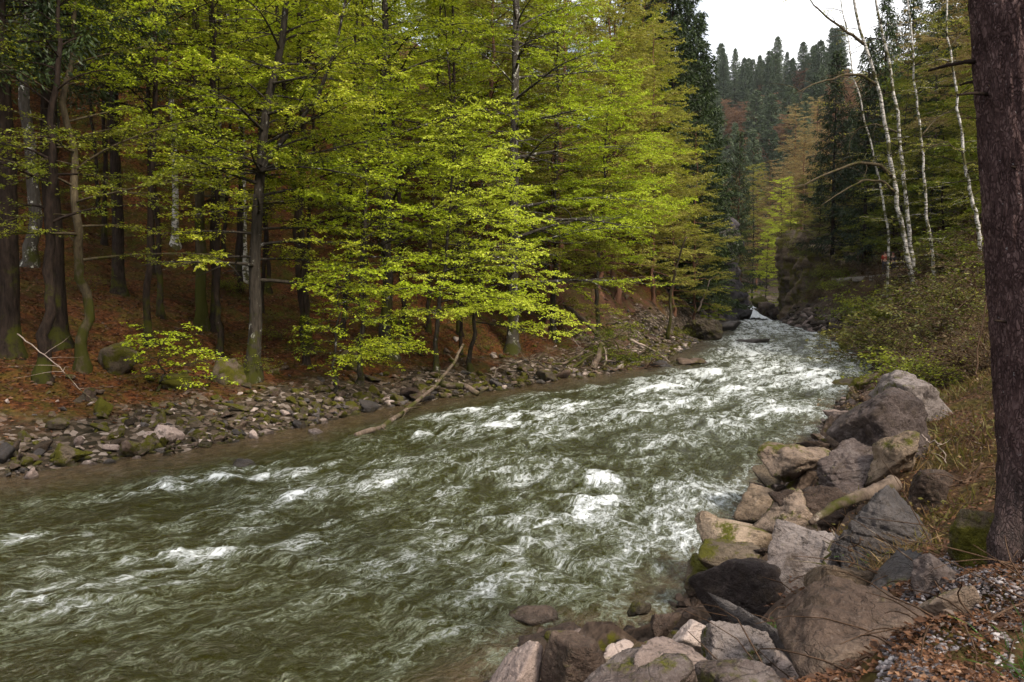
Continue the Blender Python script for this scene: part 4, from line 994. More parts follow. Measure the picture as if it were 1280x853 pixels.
    R(178, 588, 212, 602, 'rock_brown', 'ochre stone awash just off the far bank', 462, name='rock', Y=15.2)
    R(893, 402, 930, 420, 'rock_dark', 'broad dark rock below the waterfall on the left', 463, name='rock', Y=72)
    R(920, 424, 960, 440, 'rock_dark', 'long dark rock in mid-stream, the nearer of the two below the waterfall', 464, name='rock', Y=54)
    R(848, 449, 880, 462, 'rock_brown', 'low brown rock with foam behind it near the driftwood', 465, name='rock', Y=38.5)
    R(800, 452, 838, 466, 'rock_dark', 'wet dark rock beside the driftwood point', 466, name='rock', Y=37.5)
    R(895, 438, 915, 447, 'rock_dark', 'small dark rock between the mid-stream ones', 467, name='rock', Y=46)
    R(858, 402, 898, 434, 'rock_mossy', 'mossy nose of rock where the left bank turns into the gorge', 468, Y=58, sub=6, rough=.16, planes=24, sharp=6)
    R(636, 762, 700, 786, 'rock_brown', 'brown stone under a skin of water near the leftmost near stones', 469, name='rock', Y=8.35)
    # the far stony bank: noticeable ones first
    B = 'on the far stony bank'
    for k, (u0, v0, u1, v1, mat, lab) in enumerate((
            (197, 532, 228, 556, 'rock_pale', 'pale pink block at the far waterline, paler than its neighbours'), (72, 556, 102, 584, 'rock_mossy', 'bright moss-covered stone at the far waterline left'),
            (24, 584, 44, 604, 'rock_pale', 'white rounded stone in the shallows at far left'), (205, 466, 240, 492, 'rock_mossy', 'squarish mossy boulder on the leaf litter left of the forked beech'),
            (312, 538, 324, 552, 'rock_pale', 'small upright pale-pink stone at the far waterline'), (120, 498, 142, 524, 'rock_mossy', 'pointed mossy boulder on the dark slope left'),
            (150, 552, 172, 566, 'rock_mossy', 'bright green mossy stone near the pale pink block'), (385, 536, 402, 547, 'rock_grey', 'grey wet stone at the far waterline by the calm water'),
            (488, 494, 503, 508, 'rock_mossy', 'green mossy cobble beside the leaning pale log'), (672, 464, 700, 482, 'rock_mossy', 'rounded moss-topped rock at the waterline left of the driftwood'),
            (690, 462, 712, 476, 'rock_brown', 'tan stone behind the moss-topped rock left of the driftwood'), (500, 484, 530, 502, 'rock_brown', 'dark-brown longish stone just right of the leaning pale log'),
            (96, 490, 118, 504, 'rock_brown', 'pinkish-brown stone among mossy ones at left'), (128, 432, 172, 474, 'rock_mossy', 'dark mossy stump-like rock in the clearing'),
            (265, 448, 308, 486, 'rock_mossy', 'mossy mound at the foot of the forked beech'), (425, 440, 450, 466, 'rock_mossy', 'mossy mound right of the forked beech'))):
        R(u0, v0, u1, v1, mat, lab, 500 + k, name='rock', sub=5 if k < 2 else 4)
bank()

def cobbles():
    rg = np.random.default_rng(55)
    kinds = [('rock_mossy', 'mossy olive-green stone among the many on the far stony bank', 'mossy stones on the far bank', .42), ('rock_bank', 'brown stone among the many on the far stony bank', 'brown stones on the far bank', .25),
             ('rock_dark', 'dark grey stone among the many on the far stony bank', 'dark grey stones on the far bank', .18), ('rock_pale', 'pale pinkish stone among the many on the far stony bank', 'pale stones on the far bank', .15)]
    lib = {k: [rock_mesh('rock', kinds[k][0], seed=600 + 10 * k + j, dims=(1, .8, .62), sub=4, rough=.06) for j in range(5)] for k in range(4)}
    blib_ = dict(lib); blib_[1] = [rock_mesh('rock', 'rock_brown', seed=640 + j, dims=(1, .8, .62), sub=4) for j in range(5)]
    pts = []
    tries = 0
    while len(pts) < 2600 and tries < 40000:
        tries += 1
        Y = 12 + 44 * rg.random() ** 1.25; x = np.interp(Y, SHL[:, 1], SHL[:, 0]) - abs(rg.normal(0, 1.45)) * (1.0 if rg.random() < .72 else 2.9) + .35
        u = CX + F * x / Y
        if u < -30: continue
        s_ = .10 + .30 * rg.random() ** 2.4 + (.25 if rg.random() < .06 else 0)
        pts.append((x, Y, s_, u))
    pts = np.array(pts)
    d = sdist(pts[:, 0], pts[:, 1], SHL, 1); g = ground(pts[:, 0], pts[:, 1]); ok = (d > -.5) & (d < 7.5)
    pts, d, g = pts[ok], d[ok], g[ok]
    order = np.argsort(-pts[:, 2] / pts[:, 1]); big = order[:150]; rest = order[150:]
    for i in big:
        x, Y, s_, u = pts[i]
        moss = min(.88, .44 + .17 * max(d[i], 0)); pr = np.array([moss, (1 - moss) * .6, (1 - moss) * .22, (1 - moss) * .18]); k = rg.choice(4, p=pr / pr.sum())
        o = link('rock', lib[k][rg.integers(5)], None, (x, Y, g[i] + s_ * .16)); o.scale = (s_ * rg.uniform(.8, 1.3), s_ * rg.uniform(.8, 1.2), s_ * rg.uniform(.7, 1.2))
        o.rotation_euler = (rg.normal(0, .25), rg.normal(0, .25), rg.uniform(0, 6.28)); tag(o, kinds[k][1], 'rock', kinds[k][2])
    accs = [Acc(), Acc(), Acc()]
    var = [rock_data(seed=650 + j, dims=(1, .85, .6), sub=3, rough=.06) for j in range(6)]
    for i in rest:
        x, Y, s_, u = pts[i]; P, Fc = var[rg.integers(6)]; a = rg.uniform(0, 6.28); c, s2 = math.cos(a), math.sin(a)
        Q = np.stack([P[:, 0] * c - P[:, 1] * s2, P[:, 0] * s2 + P[:, 1] * c, P[:, 2]], 1) * s_ + (x, Y, g[i] + s_ * .12)
        accs[0].add(Q, Fc, rg.random(), rg.choice(4, p=[.46, .30, .13, .11]))
    tag(link('cobbles', accs[0].mesh('cobbles', [M['rock_mossy'], M['rock_bank'], M['rock_dark'], M['rock_pale']])), 'small stones covering the far bank', kind='stuff')
    # right shore beyond the side pool
    rk = 0; rp = []
    A = Acc()
    Yv = rg.uniform(40, 96, 700); xv = np.interp(Yv, SHR[:, 1], SHR[:, 0]) + abs(rg.normal(0, .9, 700)) - .3; gv = ground(xv, Yv)
    for x, Y, g_ in zip(xv, Yv, gv):
        s_ = .25 + .75 * rg.random() ** 2.2
        rp.append((s_ / Y, x, Y, s_, max(g_, -.1)))
    rp.sort(reverse=True)
    kk = [('rock_brown', 'brown stone heaped along the far right shore', 'brown stones on the far right shore'), ('rock_mossy', 'mossy stone heaped along the far right shore', 'mossy stones on the far right shore'), ('rock_pale', 'pale stone heaped along the far right shore', 'pale stones on the far right shore')]
    for n, (q, x, Y, s_, g_) in enumerate(rp):
        k = rg.choice(3, p=[.5, .25, .25])
        if n < 26:
            o = link('rock', blib_[(1, 0, 3)[k]][rg.integers(5)], None, (x, Y, g_ + s_ * .15)); o.scale = (s_ * 1.2, s_, s_); o.rotation_euler = (rg.normal(0, .2), rg.normal(0, .2), rg.uniform(0, 6.28)); tag(o, kk[k][1], 'rock', kk[k][2])
        elif n < 420:
            P, Fc = var[rg.integers(6)]; A.add(P * s_ + (x, Y, g_ + s_ * .1), Fc, .5, k)
    # broken stones wedged between the boulders
    n = 70; Yv = 6 + 17 * rg.random(n) ** 1.3; dv = rg.uniform(.2, 2.7, n); xv = np.interp(Yv, SHR[:, 1], SHR[:, 0]) + dv * 1.1; gv = ground(xv, Yv)
    wl = {j: [rock_mesh('rock', m_, seed=660 + 10 * j + q, dims=(1, .8, .7), sub=5, planes=9) for q in range(4)] for j, m_ in enumerate(('rock_brown', 'rock_grey', 'rock_mossy'))}
    wk = [('angular brown stone wedged between the boulders of the right bank', 'brown stones wedged in the right bank'), ('angular grey stone wedged between the boulders of the right bank', 'grey stones wedged in the right bank'), ('angular mossy stone wedged between the boulders of the right bank', 'mossy stones wedged in the right bank')]
    for x, Y, g_ in zip(xv, Yv, gv):
        j = rg.choice(3, p=[.5, .28, .22]); s_ = .16 + .36 * rg.random() ** 1.6
        o = link('rock', wl[j][rg.integers(4)], None, (x, Y, g_ + s_ * .18)); o.scale = (s_ * rg.uniform(.9, 1.6), s_ * rg.uniform(.8, 1.2), s_ * rg.uniform(.7, 1.1))
        o.rotation_euler = (rg.normal(0, .4), rg.normal(-.3, .4), rg.uniform(0, 6.28)); tag(o, wk[j][0], 'rock', wk[j][1])
    # loose rubble filling the gaps on the near right bank
    Yv = rg.uniform(5.5, 36, 2600); xv = np.interp(Yv, SHR[:, 1], SHR[:, 0]) + rg.uniform(-.3, 2.3, 2600); gv = ground(xv, Yv)
    for x, Y, g_ in zip(xv, Yv, gv):
        s_ = .05 + .30 * rg.random() ** 2.2; P, Fc = var[rg.integers(6)]; a = rg.uniform(0, 6.28); c, s2 = math.cos(a), math.sin(a)
        Q = np.stack([P[:, 0] * c - P[:, 1] * s2, P[:, 0] * s2 + P[:, 1] * c, P[:, 2]], 1) * s_
        A.add(Q + (x, Y, g_ + s_ * .1), Fc, .5, rg.choice(4, p=[.55, .15, .15, .15]))
    tag(link('rubble', A.mesh('rubble', [M['rock_brown'], M['rock_mossy'], M['rock_pale'], M['rock_grey']])), 'small stones between the boulders of the right bank', kind='stuff')
cobbles()

# ------------------------------------------------------------------ gorge walls and waterfall
def cliff(name, pts, H, thick, mat, label, seed, lean):
    """a craggy wall along plan points, H metres tall, with real thickness"""
    rg = np.random.default_rng(seed)
    P = np.asarray(pts, float); t = np.linspace(0, 1, len(P)); n, m = 110, 130
    tt = np.linspace(0, 1, n); X = np.interp(tt, t, P[:, 0]); Y = np.interp(tt, t, P[:, 1])
    tx, ty = np.gradient(X), np.gradient(Y); L = np.hypot(tx, ty); nx, ny = ty / L, -tx / L
    Hs = np.interp(tt, np.linspace(0, 1, len(H)), H)
    w = np.linspace(-.06, 1, m)
    U, Wd = np.meshgrid(tt, w, indexing='ij')
    Z = Wd * Hs[:, None]
    a = Acc()
    q = fbm(U * L.sum() * .22 + seed, Z * .07, 0, seed, 5, .55); r = np.abs(gnoise(U * L.sum() * .45, Z * .08 + U * 3, 4, seed)) 
    off = q * 2.3 - r * 1.8 + fbm(U * L.sum() * .6, Z * .7, 7, seed + 3, 4) * .5 - lean * Z + np.where(Wd > .9, -(Wd - .9) * 12, 0)
    FX, FY = X[:, None] + nx[:, None] * off, Y[:, None] + ny[:, None] * off
    i = np.arange(n - 1)[:, None] * m + np.arange(m - 1)[None]
    a.add(np.stack([FX, FY, Z], -1), np.stack([i, i + m, i + m + 1, i + 1], -1).reshape(-1, 4))
    # cap and back so that the wall is a solid mass
    BX, BY = X - nx * thick, Y - ny * thick
    top = np.stack([np.stack([FX[:, -1], FY[:, -1], Z[:, -1]], -1), np.stack([BX, BY, Hs * .97], -1), np.stack([BX, BY, np.zeros(n) - 1], -1)], 1).reshape(-1, 3)
    j = np.arange(n - 1)[:, None] * 3 + np.arange(2)[None]
    a.add(top, np.stack([j, j + 3, j + 4, j + 1], -1).reshape(-1, 4))
    o = link(name, a.mesh(name, M[mat])); tag(o, label, 'cliff'); return o
pxy = lambda u, Y: ((u - CX) / F * Y, Y)
cliff('cliff', [pxy(886, 97), pxy(910, 99), pxy(926, 102), pxy(936, 106), pxy(934, 112), (32, 122)], [6, 10, 13, 14, 13, 11], 7, 'cliff', 'dark slate rock wall on the left of the gorge beside the waterfall', 31, .16)
cliff('cliff', [(44, 124), pxy(978, 113), pxy(970, 106), pxy(977, 98), pxy(1002, 92), pxy(1030, 86), pxy(1050, 82)], [8, 11, 11.5, 11, 9.5, 7.5, 5], 8, 'cliff_moss', 'moss-covered rock wall on the right of the gorge', 32, .12)

def waterfall():
    a = Acc(); n, m = 60, 60
    s, t = np.meshgrid(np.linspace(0, 1, n), np.linspace(0, 1, m), indexing='ij')
    top, bot = np.array([*pxy(936, 109), 1.35]), np.array([*pxy(953, 103.5), -.15])
    drop = s ** 1.25
    C = top + (bot - top) * np.stack([s, s, drop], -1)
    W = ((1.4 + 3.6 * s) * (1 + .35 * fbm(s * 5, t * 0, 2, 91, 3)))[..., None]
    C = C + np.stack([np.sin(s * 3.1) * -.5, s * 0, s * 0], -1)
    side = np.array([.75, .25, -.12])
    P = C + side * W * (t[..., None] - .5)
    P[..., 2] += .22 * fbm(s * 9, t * 7, 0, 90, 4) + .25 * np.sin(t * math.pi)
    i = np.arange(n - 1)[:, None] * m + np.arange(m - 1)[None]
    a.add(P, np.stack([i, i + m, i + m + 1, i + 1], -1).reshape(-1, 4))
    k = N('white_water'); v = k.coords((1, 1, .5)); f = k.noise(v, 3.5, 5, .7)
    tag(link('waterfall', a.mesh('waterfall', k.finish(k.ramp(f, [(.28, (.5, .53, .53)), (.45, (.8, .83, .84)), (.7, (.9, .92, .93))]), .6, k.bump(f, .8, .15)))), 'small white cascade pouring through the gorge', kind='structure')
    # upstream water behind the lip
    b = Acc(); x0, y0 = pxy(934.5, 110)
    b.add([(x0 - 1, y0 - 1.1, 1.28), (x0 + .9, y0 - 1.1, 1.28), (45, 150, 1.4), (39, 150, 1.4)], [[0, 1, 2, 3]])
    tag(link('upper_river', b.mesh('upper_river', k.m)), 'stream above the cascade', kind='structure')
waterfall()
for k, (u0, v0, u1, v1, Y, mat, lab) in enumerate(((950, 379, 968, 396, 111, 'rock_brown', 'brown boulder right of the cascade'), (938, 372, 962, 386, 114, 'rock_mossy', 'mossy ledge boulder behind the cascade'), (926, 388, 938, 404, 103, 'rock_dark', 'dark boulder at the left foot of the cascade'), (962, 384, 978, 399, 108, 'rock_brown', 'brown boulder under the right wall of the gorge'))):
    rock_px(u0, v0, u1, v1, mat, lab, 700 + k, Y=Y)

# ------------------------------------------------------------------ wood lying about
def stick(A, pts_px, r0, r1, sides=7, n=20, wob=.02, seed=1, mat=0):
    """pts: (u, v, Y)"""
    P = np.array([at(u, v, Y) for u, v, Y in pts_px]); t = np.linspace(0, 1, len(P)); tt = np.linspace(0, 1, n)
    Q = np.stack([np.interp(tt, t, P[:, k]) for k in range(3)], 1)
    Q += np.cumsum(np.random.default_rng(seed).normal(0, wob, Q.shape), 0)
    A.tube(Q, np.linspace(r0, r1, n), sides, mat=mat); return Q
def wood(name, label, cat, mat, parts, branch=0, seed=1, blen=.8, leafy=0.0):
    A = Acc(); rg = np.random.default_rng(seed); LV = Leaves()
    Q = stick(A, *parts, seed=seed)
    for i in range(branch):
        k = rg.integers(3, len(Q)); q = curve_dir(Q[k], rg.uniform(0, 6.28), rg.uniform(-.1, .9), rg.uniform(-.6, .5), blen * rg.uniform(.4, 1.3), 7, rg, .35)
        rr = min(.022, parts[1] * .45); A.tube(q, np.linspace(rr, rr * .25, 7), 4, cap=False)
        if rg.random() < leafy: spray(q, 1.2, A, LV, rg, .09, .8, .012, sec=.3)
    root = link(name, A.mesh(name, M[mat])); tag(root, label, cat)
    if LV.p: link('foliage', LV.acc(rg).mesh('foliage', M['leaf_dim'], smooth=False), root)
    return root
def brush_pile():
    rg = np.random.default_rng(830)
    for i in range(16):
        u, v = rg.uniform(690, 840), rg.uniform(432, 470); Y = np.interp(u, [690, 840], [33.2, 38.5]) + rg.uniform(0, 1.2) * (470 - v) / 30
        a = rg.uniform(0, 6.28); L = rg.uniform(25, 75); r = rg.uniform(.02, .05)
        pts = [(u, v, Y), (u + .5 * L * math.cos(a), v - abs(.3 * L * math.sin(a)), Y + rg.normal(0, .3)), (u + L * math.cos(a + .3), v - abs(.55 * L * math.sin(a + .3)), Y + rg.normal(0, .5))]
        o = wood('driftwood_branch', 'dead branch in the tangle of the driftwood pile', 'branch', ('dead_wood', 'twig', 'moss_bark', 'pale_wood')[i % 4], (pts, r, r * .3), 9, 831 + i, 1.1, .35 if i % 4 == 2 else 0)
        o['group'] = 'branches tangled in the driftwood pile'
brush_pile()
def d_of(u, v): return hit(u, v)[1]
Yl = d_of(570, 455)
wood('fallen_log', 'long pale leaning dead trunk reaching from the far bank into the water', 'log', 'dead_wood', ([(446, 546, 18.8), (475, 533, 20.1), (502, 516, 21.9), (535, 487, 24.3), (560, 455, 26.3), (575, 430, 27.4)], .07, .045, 9, 28, .014), 7, 801, .7)
wood('fallen_branch', 'forked root end of the leaning dead trunk lying in the water', 'branch', 'dead_wood', ([(515, 512, 23.6), (490, 528, 22.4), (462, 536, 21.4), (448, 542, 21)], .04, .012), 3, 802, .6)
wood('driftwood_log', 'grey-brown trunk sloping down through the driftwood pile', 'log', 'dead_wood', ([(705, 380, 42), (740, 408, 40), (775, 445, 38), (790, 470, 36.5)], .14, .05, 8, 22, .02), 10, 803, 1.6, .3)
wood('driftwood_log', 'short thick upright log in the driftwood pile', 'log', 'dead_wood', ([(736, 468, 34.2), (741, 448, 34.4), (746, 430, 34.6)], .17, .13, 9), 3, 804, .8)
wood('driftwood_branch', 'bleached crooked branch curving upward in the driftwood pile', 'branch', 'pale_wood', ([(750, 466, 34.4), (757, 450, 34.5), (756, 436, 34.6), (744, 424, 34.8)], .06, .025), 4, 805, .8)
wood('driftwood_branch', 'bleached branch pointing right over the water from the driftwood pile', 'branch', 'pale_wood', ([(784, 424, 37), (805, 434, 37), (828, 446, 37), (842, 458, 37)], .07, .02), 6, 806, .9)
wood('driftwood_branch', 'long low dead branch stretching left along the driftwood bank', 'branch', 'dead_wood', ([(735, 438, 35), (705, 456, 34.2), (672, 455, 33.6), (655, 452, 33.2)], .07, .02), 8, 807, 1.0)
wood('driftwood_branch', 'thin twisted branch above the tan stone left of the driftwood', 'branch', 'pale_wood', ([(652, 452, 31.5), (640, 460, 31), (628, 462, 30.8), (620, 472, 30.4)], .035, .012), 4, 808, .6)
wood('driftwood_branch', 'brushy green-leaved top of the fallen tree in the driftwood pile', 'branch', 'moss_bark', ([(800, 470, 36), (780, 445, 36.6), (768, 425, 37.2), (755, 408, 38)], .06, .02), 26, 809, 1.7, .45)
wood('driftwood_branch', 'dead brown brush tangled at the waterline of the driftwood pile', 'branch', 'twig', ([(724, 470, 34), (760, 462, 34.5), (800, 462, 35.5), (815, 455, 36.2)], .05, .02), 36, 810, 1.2)
wood('driftwood_branch', 'mossy branch lying against the left of the driftwood pile', 'branch', 'moss_bark', ([(715, 462, 33.6), (735, 446, 34.4), (752, 432, 35)], .07, .04), 4, 811, .8)
wood('fallen_log', 'weathered grey log lying on the stones right of the leaning trunk', 'log', 'dead_wood', ([(548, 478, 26.5), (572, 486, 26.2), (590, 494, 25.8)], .12, .09, 9), 1, 812, .4)
wood('dead_branch', 'pale forked dead branch hanging down at far left', 'branch', 'pale_wood', ([(22, 418, 20), (48, 440, 19.6), (78, 462, 19.2), (98, 486, 18.8), (112, 502, 18.6)], .018, .006), 7, 813, 1.0)
wood('young_tree', 'thin mossy yellowish trunk leaning on the bare bank by the bend', 'tree', 'moss_bark', ([(834, 424, 50), (838, 396, 50), (836, 370, 50), (846, 330, 49.6), (858, 296, 49)], .13, .05), 6, 814, 1.6, .6)
wood('young_tree', 'pale bent sapling trunk leaning out left of the gorge', 'tree', 'pale_wood', ([(872, 390, 66), (878, 372, 66), (886, 350, 65.6)], .09, .04), 3, 815, .8)
wood('mossy_log', 'thin log coated in yellow moss sloping down to the right shore', 'log', 'moss_bark', ([(1140, 470, 20.5), (1112, 492, 19.8), (1082, 522, 18.6), (1052, 556, 17.0)], .13, .09, 9, 22, .012), 0, 816)
wood('bleached_log', 'thick pale weathered log lying above the dark fractured boulder', 'log', 'dead_wood', ([(1012, 655, 8.25), (1045, 634, 8.35), (1085, 616, 8.45), (1120, 602, 8.55)], .03, .095, 14, 30, .005), 0, 817)
wood('dead_stick', 'pale bare stick standing in front of the dark boulder', 'stick', 'pale_wood', ([(1018, 742, 6.1), (1028, 716, 6.15), (1042, 690, 6.2), (1047, 664, 6.25)], .013, .006), 4, 818, .3)
wood('dead_stick', 'brown stick crossing the pale one in front of the dark boulder', 'stick', 'twig', ([(1025, 736, 6.0), (1055, 726, 5.9), (1076, 718, 5.8)], .010, .005), 2, 819, .25)
wood('dead_stick', 'short thick brown stick lying on the gravel', 'stick', 'twig', ([(1172, 796, 3.95), (1192, 802, 3.9), (1212, 803, 3.85)], .014, .016), 0, 820)
wood('dead_stick', 'thin ochre stick lying on the gravel beside the nearest boulder', 'stick', 'pale_wood', ([(1130, 801, 3.95), (1152, 803, 3.9), (1176, 800, 3.88)], .007, .007), 0, 821)
wood('dead_stick', 'fallen twig arching over the leaf slope below the birches', 'stick', 'pale_wood', ([(1150, 545, 9.6), (1168, 560, 9.2), (1180, 580, 8.8)], .010, .005), 2, 822, .3)
wood('dead_stick', 'dark stick slanting down the leaf slope toward the spruce', 'stick', 'twig', ([(1228, 580, 6.9), (1205, 600, 6.8), (1180, 622, 6.8)], .014, .008), 2, 823, .4)
wood('dead_stick', 'tall dry stem rising beside the spruce trunk', 'stick', 'twig', ([(1222, 470, 11), (1224, 420, 11.2), (1232, 370, 11.4), (1234, 330, 11.5)], .012, .005), 5, 824, .5)
# ------------------------------------------------------------------ undergrowth, litter, gravel
def bush(seed, w, h, stems=14, leaf=.05, dens=.7):
    rg = np.random.default_rng(seed); A, LV = Acc(), Leaves()
    for i in range(stems):
        az = rg.uniform(0, 6.28); p = np.array([rg.normal(0, w * .16), rg.normal(0, w * .16), -.08])
        L = h * rg.uniform(.7, 1.2); q = curve_dir(p, az, rg.uniform(.8, 1.5), rg.uniform(-.5, .7), L, 8, rg, .25)
        A.tube(q, np.linspace(.006 + .006 * h, .003, 8), 4, cap=False)
        spray(q, L * .9, A, LV, rg, leaf, dens, .01, sec=.16, flat=2.2, start=.25, droop=.1)
    return A, LV.acc(rg)
blib = [bush(900 + i, 1, 1, st, lf, de) for i, (st, lf, de) in enumerate(((16, .055, .7), (12, .045, .45), (20, .065, .8), (9, .05, .3)))]
bp = {}
def put_bush(u, v, Y, sc, kind, mat, label, name='shrub', group=None, sink=0.0):
    x = (u - CX) / F * Y if v is None else at(u, v, Y)[0]
    loc = (x, Y, gz(x, Y) - sink); key = (kind, mat)
    rg = random.Random(hash((u, Y)) & 0xffff); rz = rg.uniform(0, 6.28)
    if key not in bp:
        A, LV = blib[kind]; r = link(name, None, loc=loc); link('stem', A.mesh('stem', M['twig']), r); link('foliage', LV.mesh('foliage', M[mat], smooth=False), r); bp[key] = r
    else:
        r = copy_tree(bp[key]); r.name = name; r.location = loc
        for kx in ('group', 'label'):
            if kx in r: del r[kx]
    r.rotation_euler = (0, 0, rz); r.scale = (sc * 1.15, sc * 1.15, sc); tag(r, label, 'shrub', group); return r
put_bush(1108, 440, 36.5, 2.6, 2, 'shrub_leaf', 'wide leafy hazel bush drooping over the side pool')
put_bush(1140, 410, 34, 2.3, 0, 'shrub_leaf', 'leafy bush at the foot of the double-stemmed birch')
put_bush(1118, 400, 44, 1.2, 2, 'leaf_dim', 'low bush on the dark outcrop under the birches')
put_bush(1180, 420, 26, 1.9, 0, 'shrub_leaf', 'bright leafy shrub below the slim birch')
put_bush(1205, 400, 24, 1.8, 1, 'shrub_leaf', 'thin twiggy shrub between the slim birch and the spruce trunk')
put_bush(1222, 440, 18, 1.2, 3, 'shrub_leaf', 'sparse shrub left of the spruce trunk on the slope')
put_bush(1160, 455, 24, 1.0, 0, 'shrub_leaf', 'low leafy clump at the crest of the bank')
put_bush(1120, 395, 45, 2.2, 2, 'leaf_dim', 'dull green bush under the birches')
put_bush(1082, 380, 56, 1.3, 0, 'leaf_dim', 'dull bush on the slope below the far path')
put_bush(1090, 372, 52, 2.2, 2, 'leaf_dim', 'dark leafy bush in front of the two walkers')
put_bush(1026, 385, 84, 1.6, 0, 'leaf_dim', 'bush on the slope under the right wall of the gorge')
put_bush(1052, 385, 74, 1.5, 2, 'leaf_dim', 'bush midway along the far right slope')
put_bush(1110, 700, 6.0, .30, 1, 'grass_fresh', 'small green plant sprawling below the dark fractured boulder')
put_bush(1126, 660, 6.6, .45, 3, 'shrub_leaf', 'trailing yellow-green bramble in front of the dark boulder')
put_bush(990, 848, 4.9, .13, 0, 'grass_fresh', 'tiny bright green weed between the pale broken stone and the nearest boulder')
rg = np.random.default_rng(76); n = 0
while n < 40:
    Y = rg.uniform(44, 92); d = rg.uniform(1.8, 6.5); x = float(np.interp(Y, SHR[:, 1], SHR[:, 0])) + d; u = CX + F * x / Y
    if not 985 < u < 1200 or 3.4 < d < 5.2: continue
    n += 1
    put_bush(u, None, Y, rg.uniform(.7, 1.7) * (1 if d < 4 else 1.5), int(rg.integers(0, 4)), ('leaf_dim', 'brush_dry', 'brush_dry', 'shrub_leaf')[n % 4], 'dull scrub bush on the far right slope around the path', group='scrub on the far right slope')
rg = np.random.default_rng(74)
for n in range(16):
    u = rg.uniform(974, 1036); v = rg.uniform(282, 384); Y = np.interp(u, [974, 977, 1002, 1030, 1050], [101, 97.5, 91.5, 85.5, 82]) - .2; p = at(u, v, Y)
    b_ = put_bush(u, None, Y, rg.uniform(.6, 1.3), int(rg.integers(0, 4)), ('leaf_bud', 'brush_dry', 'leaf_dim')[n % 3], 'bush clinging to the face of the right gorge wall', group='bushes clinging to the right gorge wall'); b_.location = [float(c) for c in p]
for n in range(10):
    u = rg.uniform(905, 936); v = rg.uniform(290, 380); Y = np.interp(u, [886, 910, 926, 936], [97, 99, 102, 106]) - .2; p = at(u, v, Y)
    b_ = put_bush(u, None, Y, rg.uniform(.5, 1.0), int(rg.integers(0, 4)), ('leaf_bright', 'leaf_dim')[n % 2], 'bush clinging to the left gorge wall', group='bushes clinging to the left gorge wall'); b_.location = [float(c) for c in p]
for n, (u, v, Y, s_) in enumerate(((862, 402, 58, .9), (885, 398, 60, 1.0), (900, 402, 63, .8), (850, 412, 55, .7))):
    put_bush(u, v, Y, s_, n % 4, ('leaf_dim', 'leaf_bright')[n % 2], 'bush on the mossy point where the left bank turns', group='bushes on the mossy point')
rg = np.random.default_rng(75)
for n in range(34):
    Y = rg.uniform(28, 52); u = rg.uniform(1165, 1262)
    put_bush(u, None, Y, rg.uniform(1.0, 2.2), int(rg.integers(0, 4)), ('leaf_dim', 'brush_dry', 'shrub_leaf')[n % 3], 'tall leafy bush on the slope behind the slim birches', group='bushes on the slope behind the birches')
rg = np.random.default_rng(77); n = 0
while n < 44:
    Y = 15 + 33 * rg.random(); u = rg.uniform(1090, 1262); x = (u - CX) / F * Y; d = float(sdist(np.array([x]), np.array([Y]), SHR, -1)[0])
    if d < 1.6: continue
    n += 1
    put_bush(u, None, Y, rg.uniform(.5, 1.3), int(rg.integers(0, 4)), ('shrub_leaf', 'brush_dry', 'brush_dry', 'leaf_dim', 'brush_dry')[n % 5], 'small leafy shrub in the undergrowth of the right bank', group='undergrowth shrubs on the right bank')
n = 0
while n < 26:
    Y = rg.uniform(23, 48); u = rg.uniform(60, 720); x = (u - CX) / F * Y; d = float(sdist(np.array([x]), np.array([Y]), SHL, 1)[0])
    if d < 4: continue
    n += 1
    put_bush(u, None, Y, rg.uniform(.4, .9), int(rg.integers(0, 4)), 'leaf_dim', 'low green seedling on the leaf litter under the beeches', name='seedling', group='seedlings under the beeches')

def litter(name, n, sampler, size, mat, label, lift=.01, tilt=.5, aspect=.62):
    rg = np.random.default_rng(len(name) * 7 + n); x, y = sampler(rg, n); z = ground(x, y)
    k = len(x); az = rg.uniform(0, 6.28, k); L = size * rg.uniform(.5, 1.3, k)
    d = np.stack([np.cos(az), np.sin(az), rg.normal(0, .3, k)], 1); nn = np.stack([rg.normal(0, tilt, k), rg.normal(0, tilt, k), np.ones(k)], 1)
    lv = Leaves(); lv.add(np.stack([x, y, z + lift + rg.random(k) * lift * 2], 1), d, unit(nn), L, L * aspect)
    tag(link(name, lv.acc(rg, .22).mesh(name, M[mat], smooth=False)), label, kind='stuff')
def on_right(rg, n):
    Y = 3.2 + 26 * rg.random(n) ** 1.7; d = rg.uniform(1.0, 5.0, n); x = np.interp(Y, SHR[:, 1], SHR[:, 0]) + d * 1.12
    k = (CX + F * x / Y > 930) & (CX + F * x / Y < 1400); return x[k], Y[k]
def on_left(rg, n):
    Y = rg.uniform(14, 52, n); x = (rg.uniform(-40, 820, n) - CX) / F * Y; d = sdist(x, Y, SHL, 1); k = d > rg.uniform(2, 5.5, n); return x[k], Y[k]
litter('fallen_leaves', 30000, on_right, .042, 'dead_leaf', 'brown fallen leaves on the right bank')
litter('leaf_litter', 60000, on_left, .10, 'dead_leaf', 'rust-brown leaf litter under the beeches', .015)

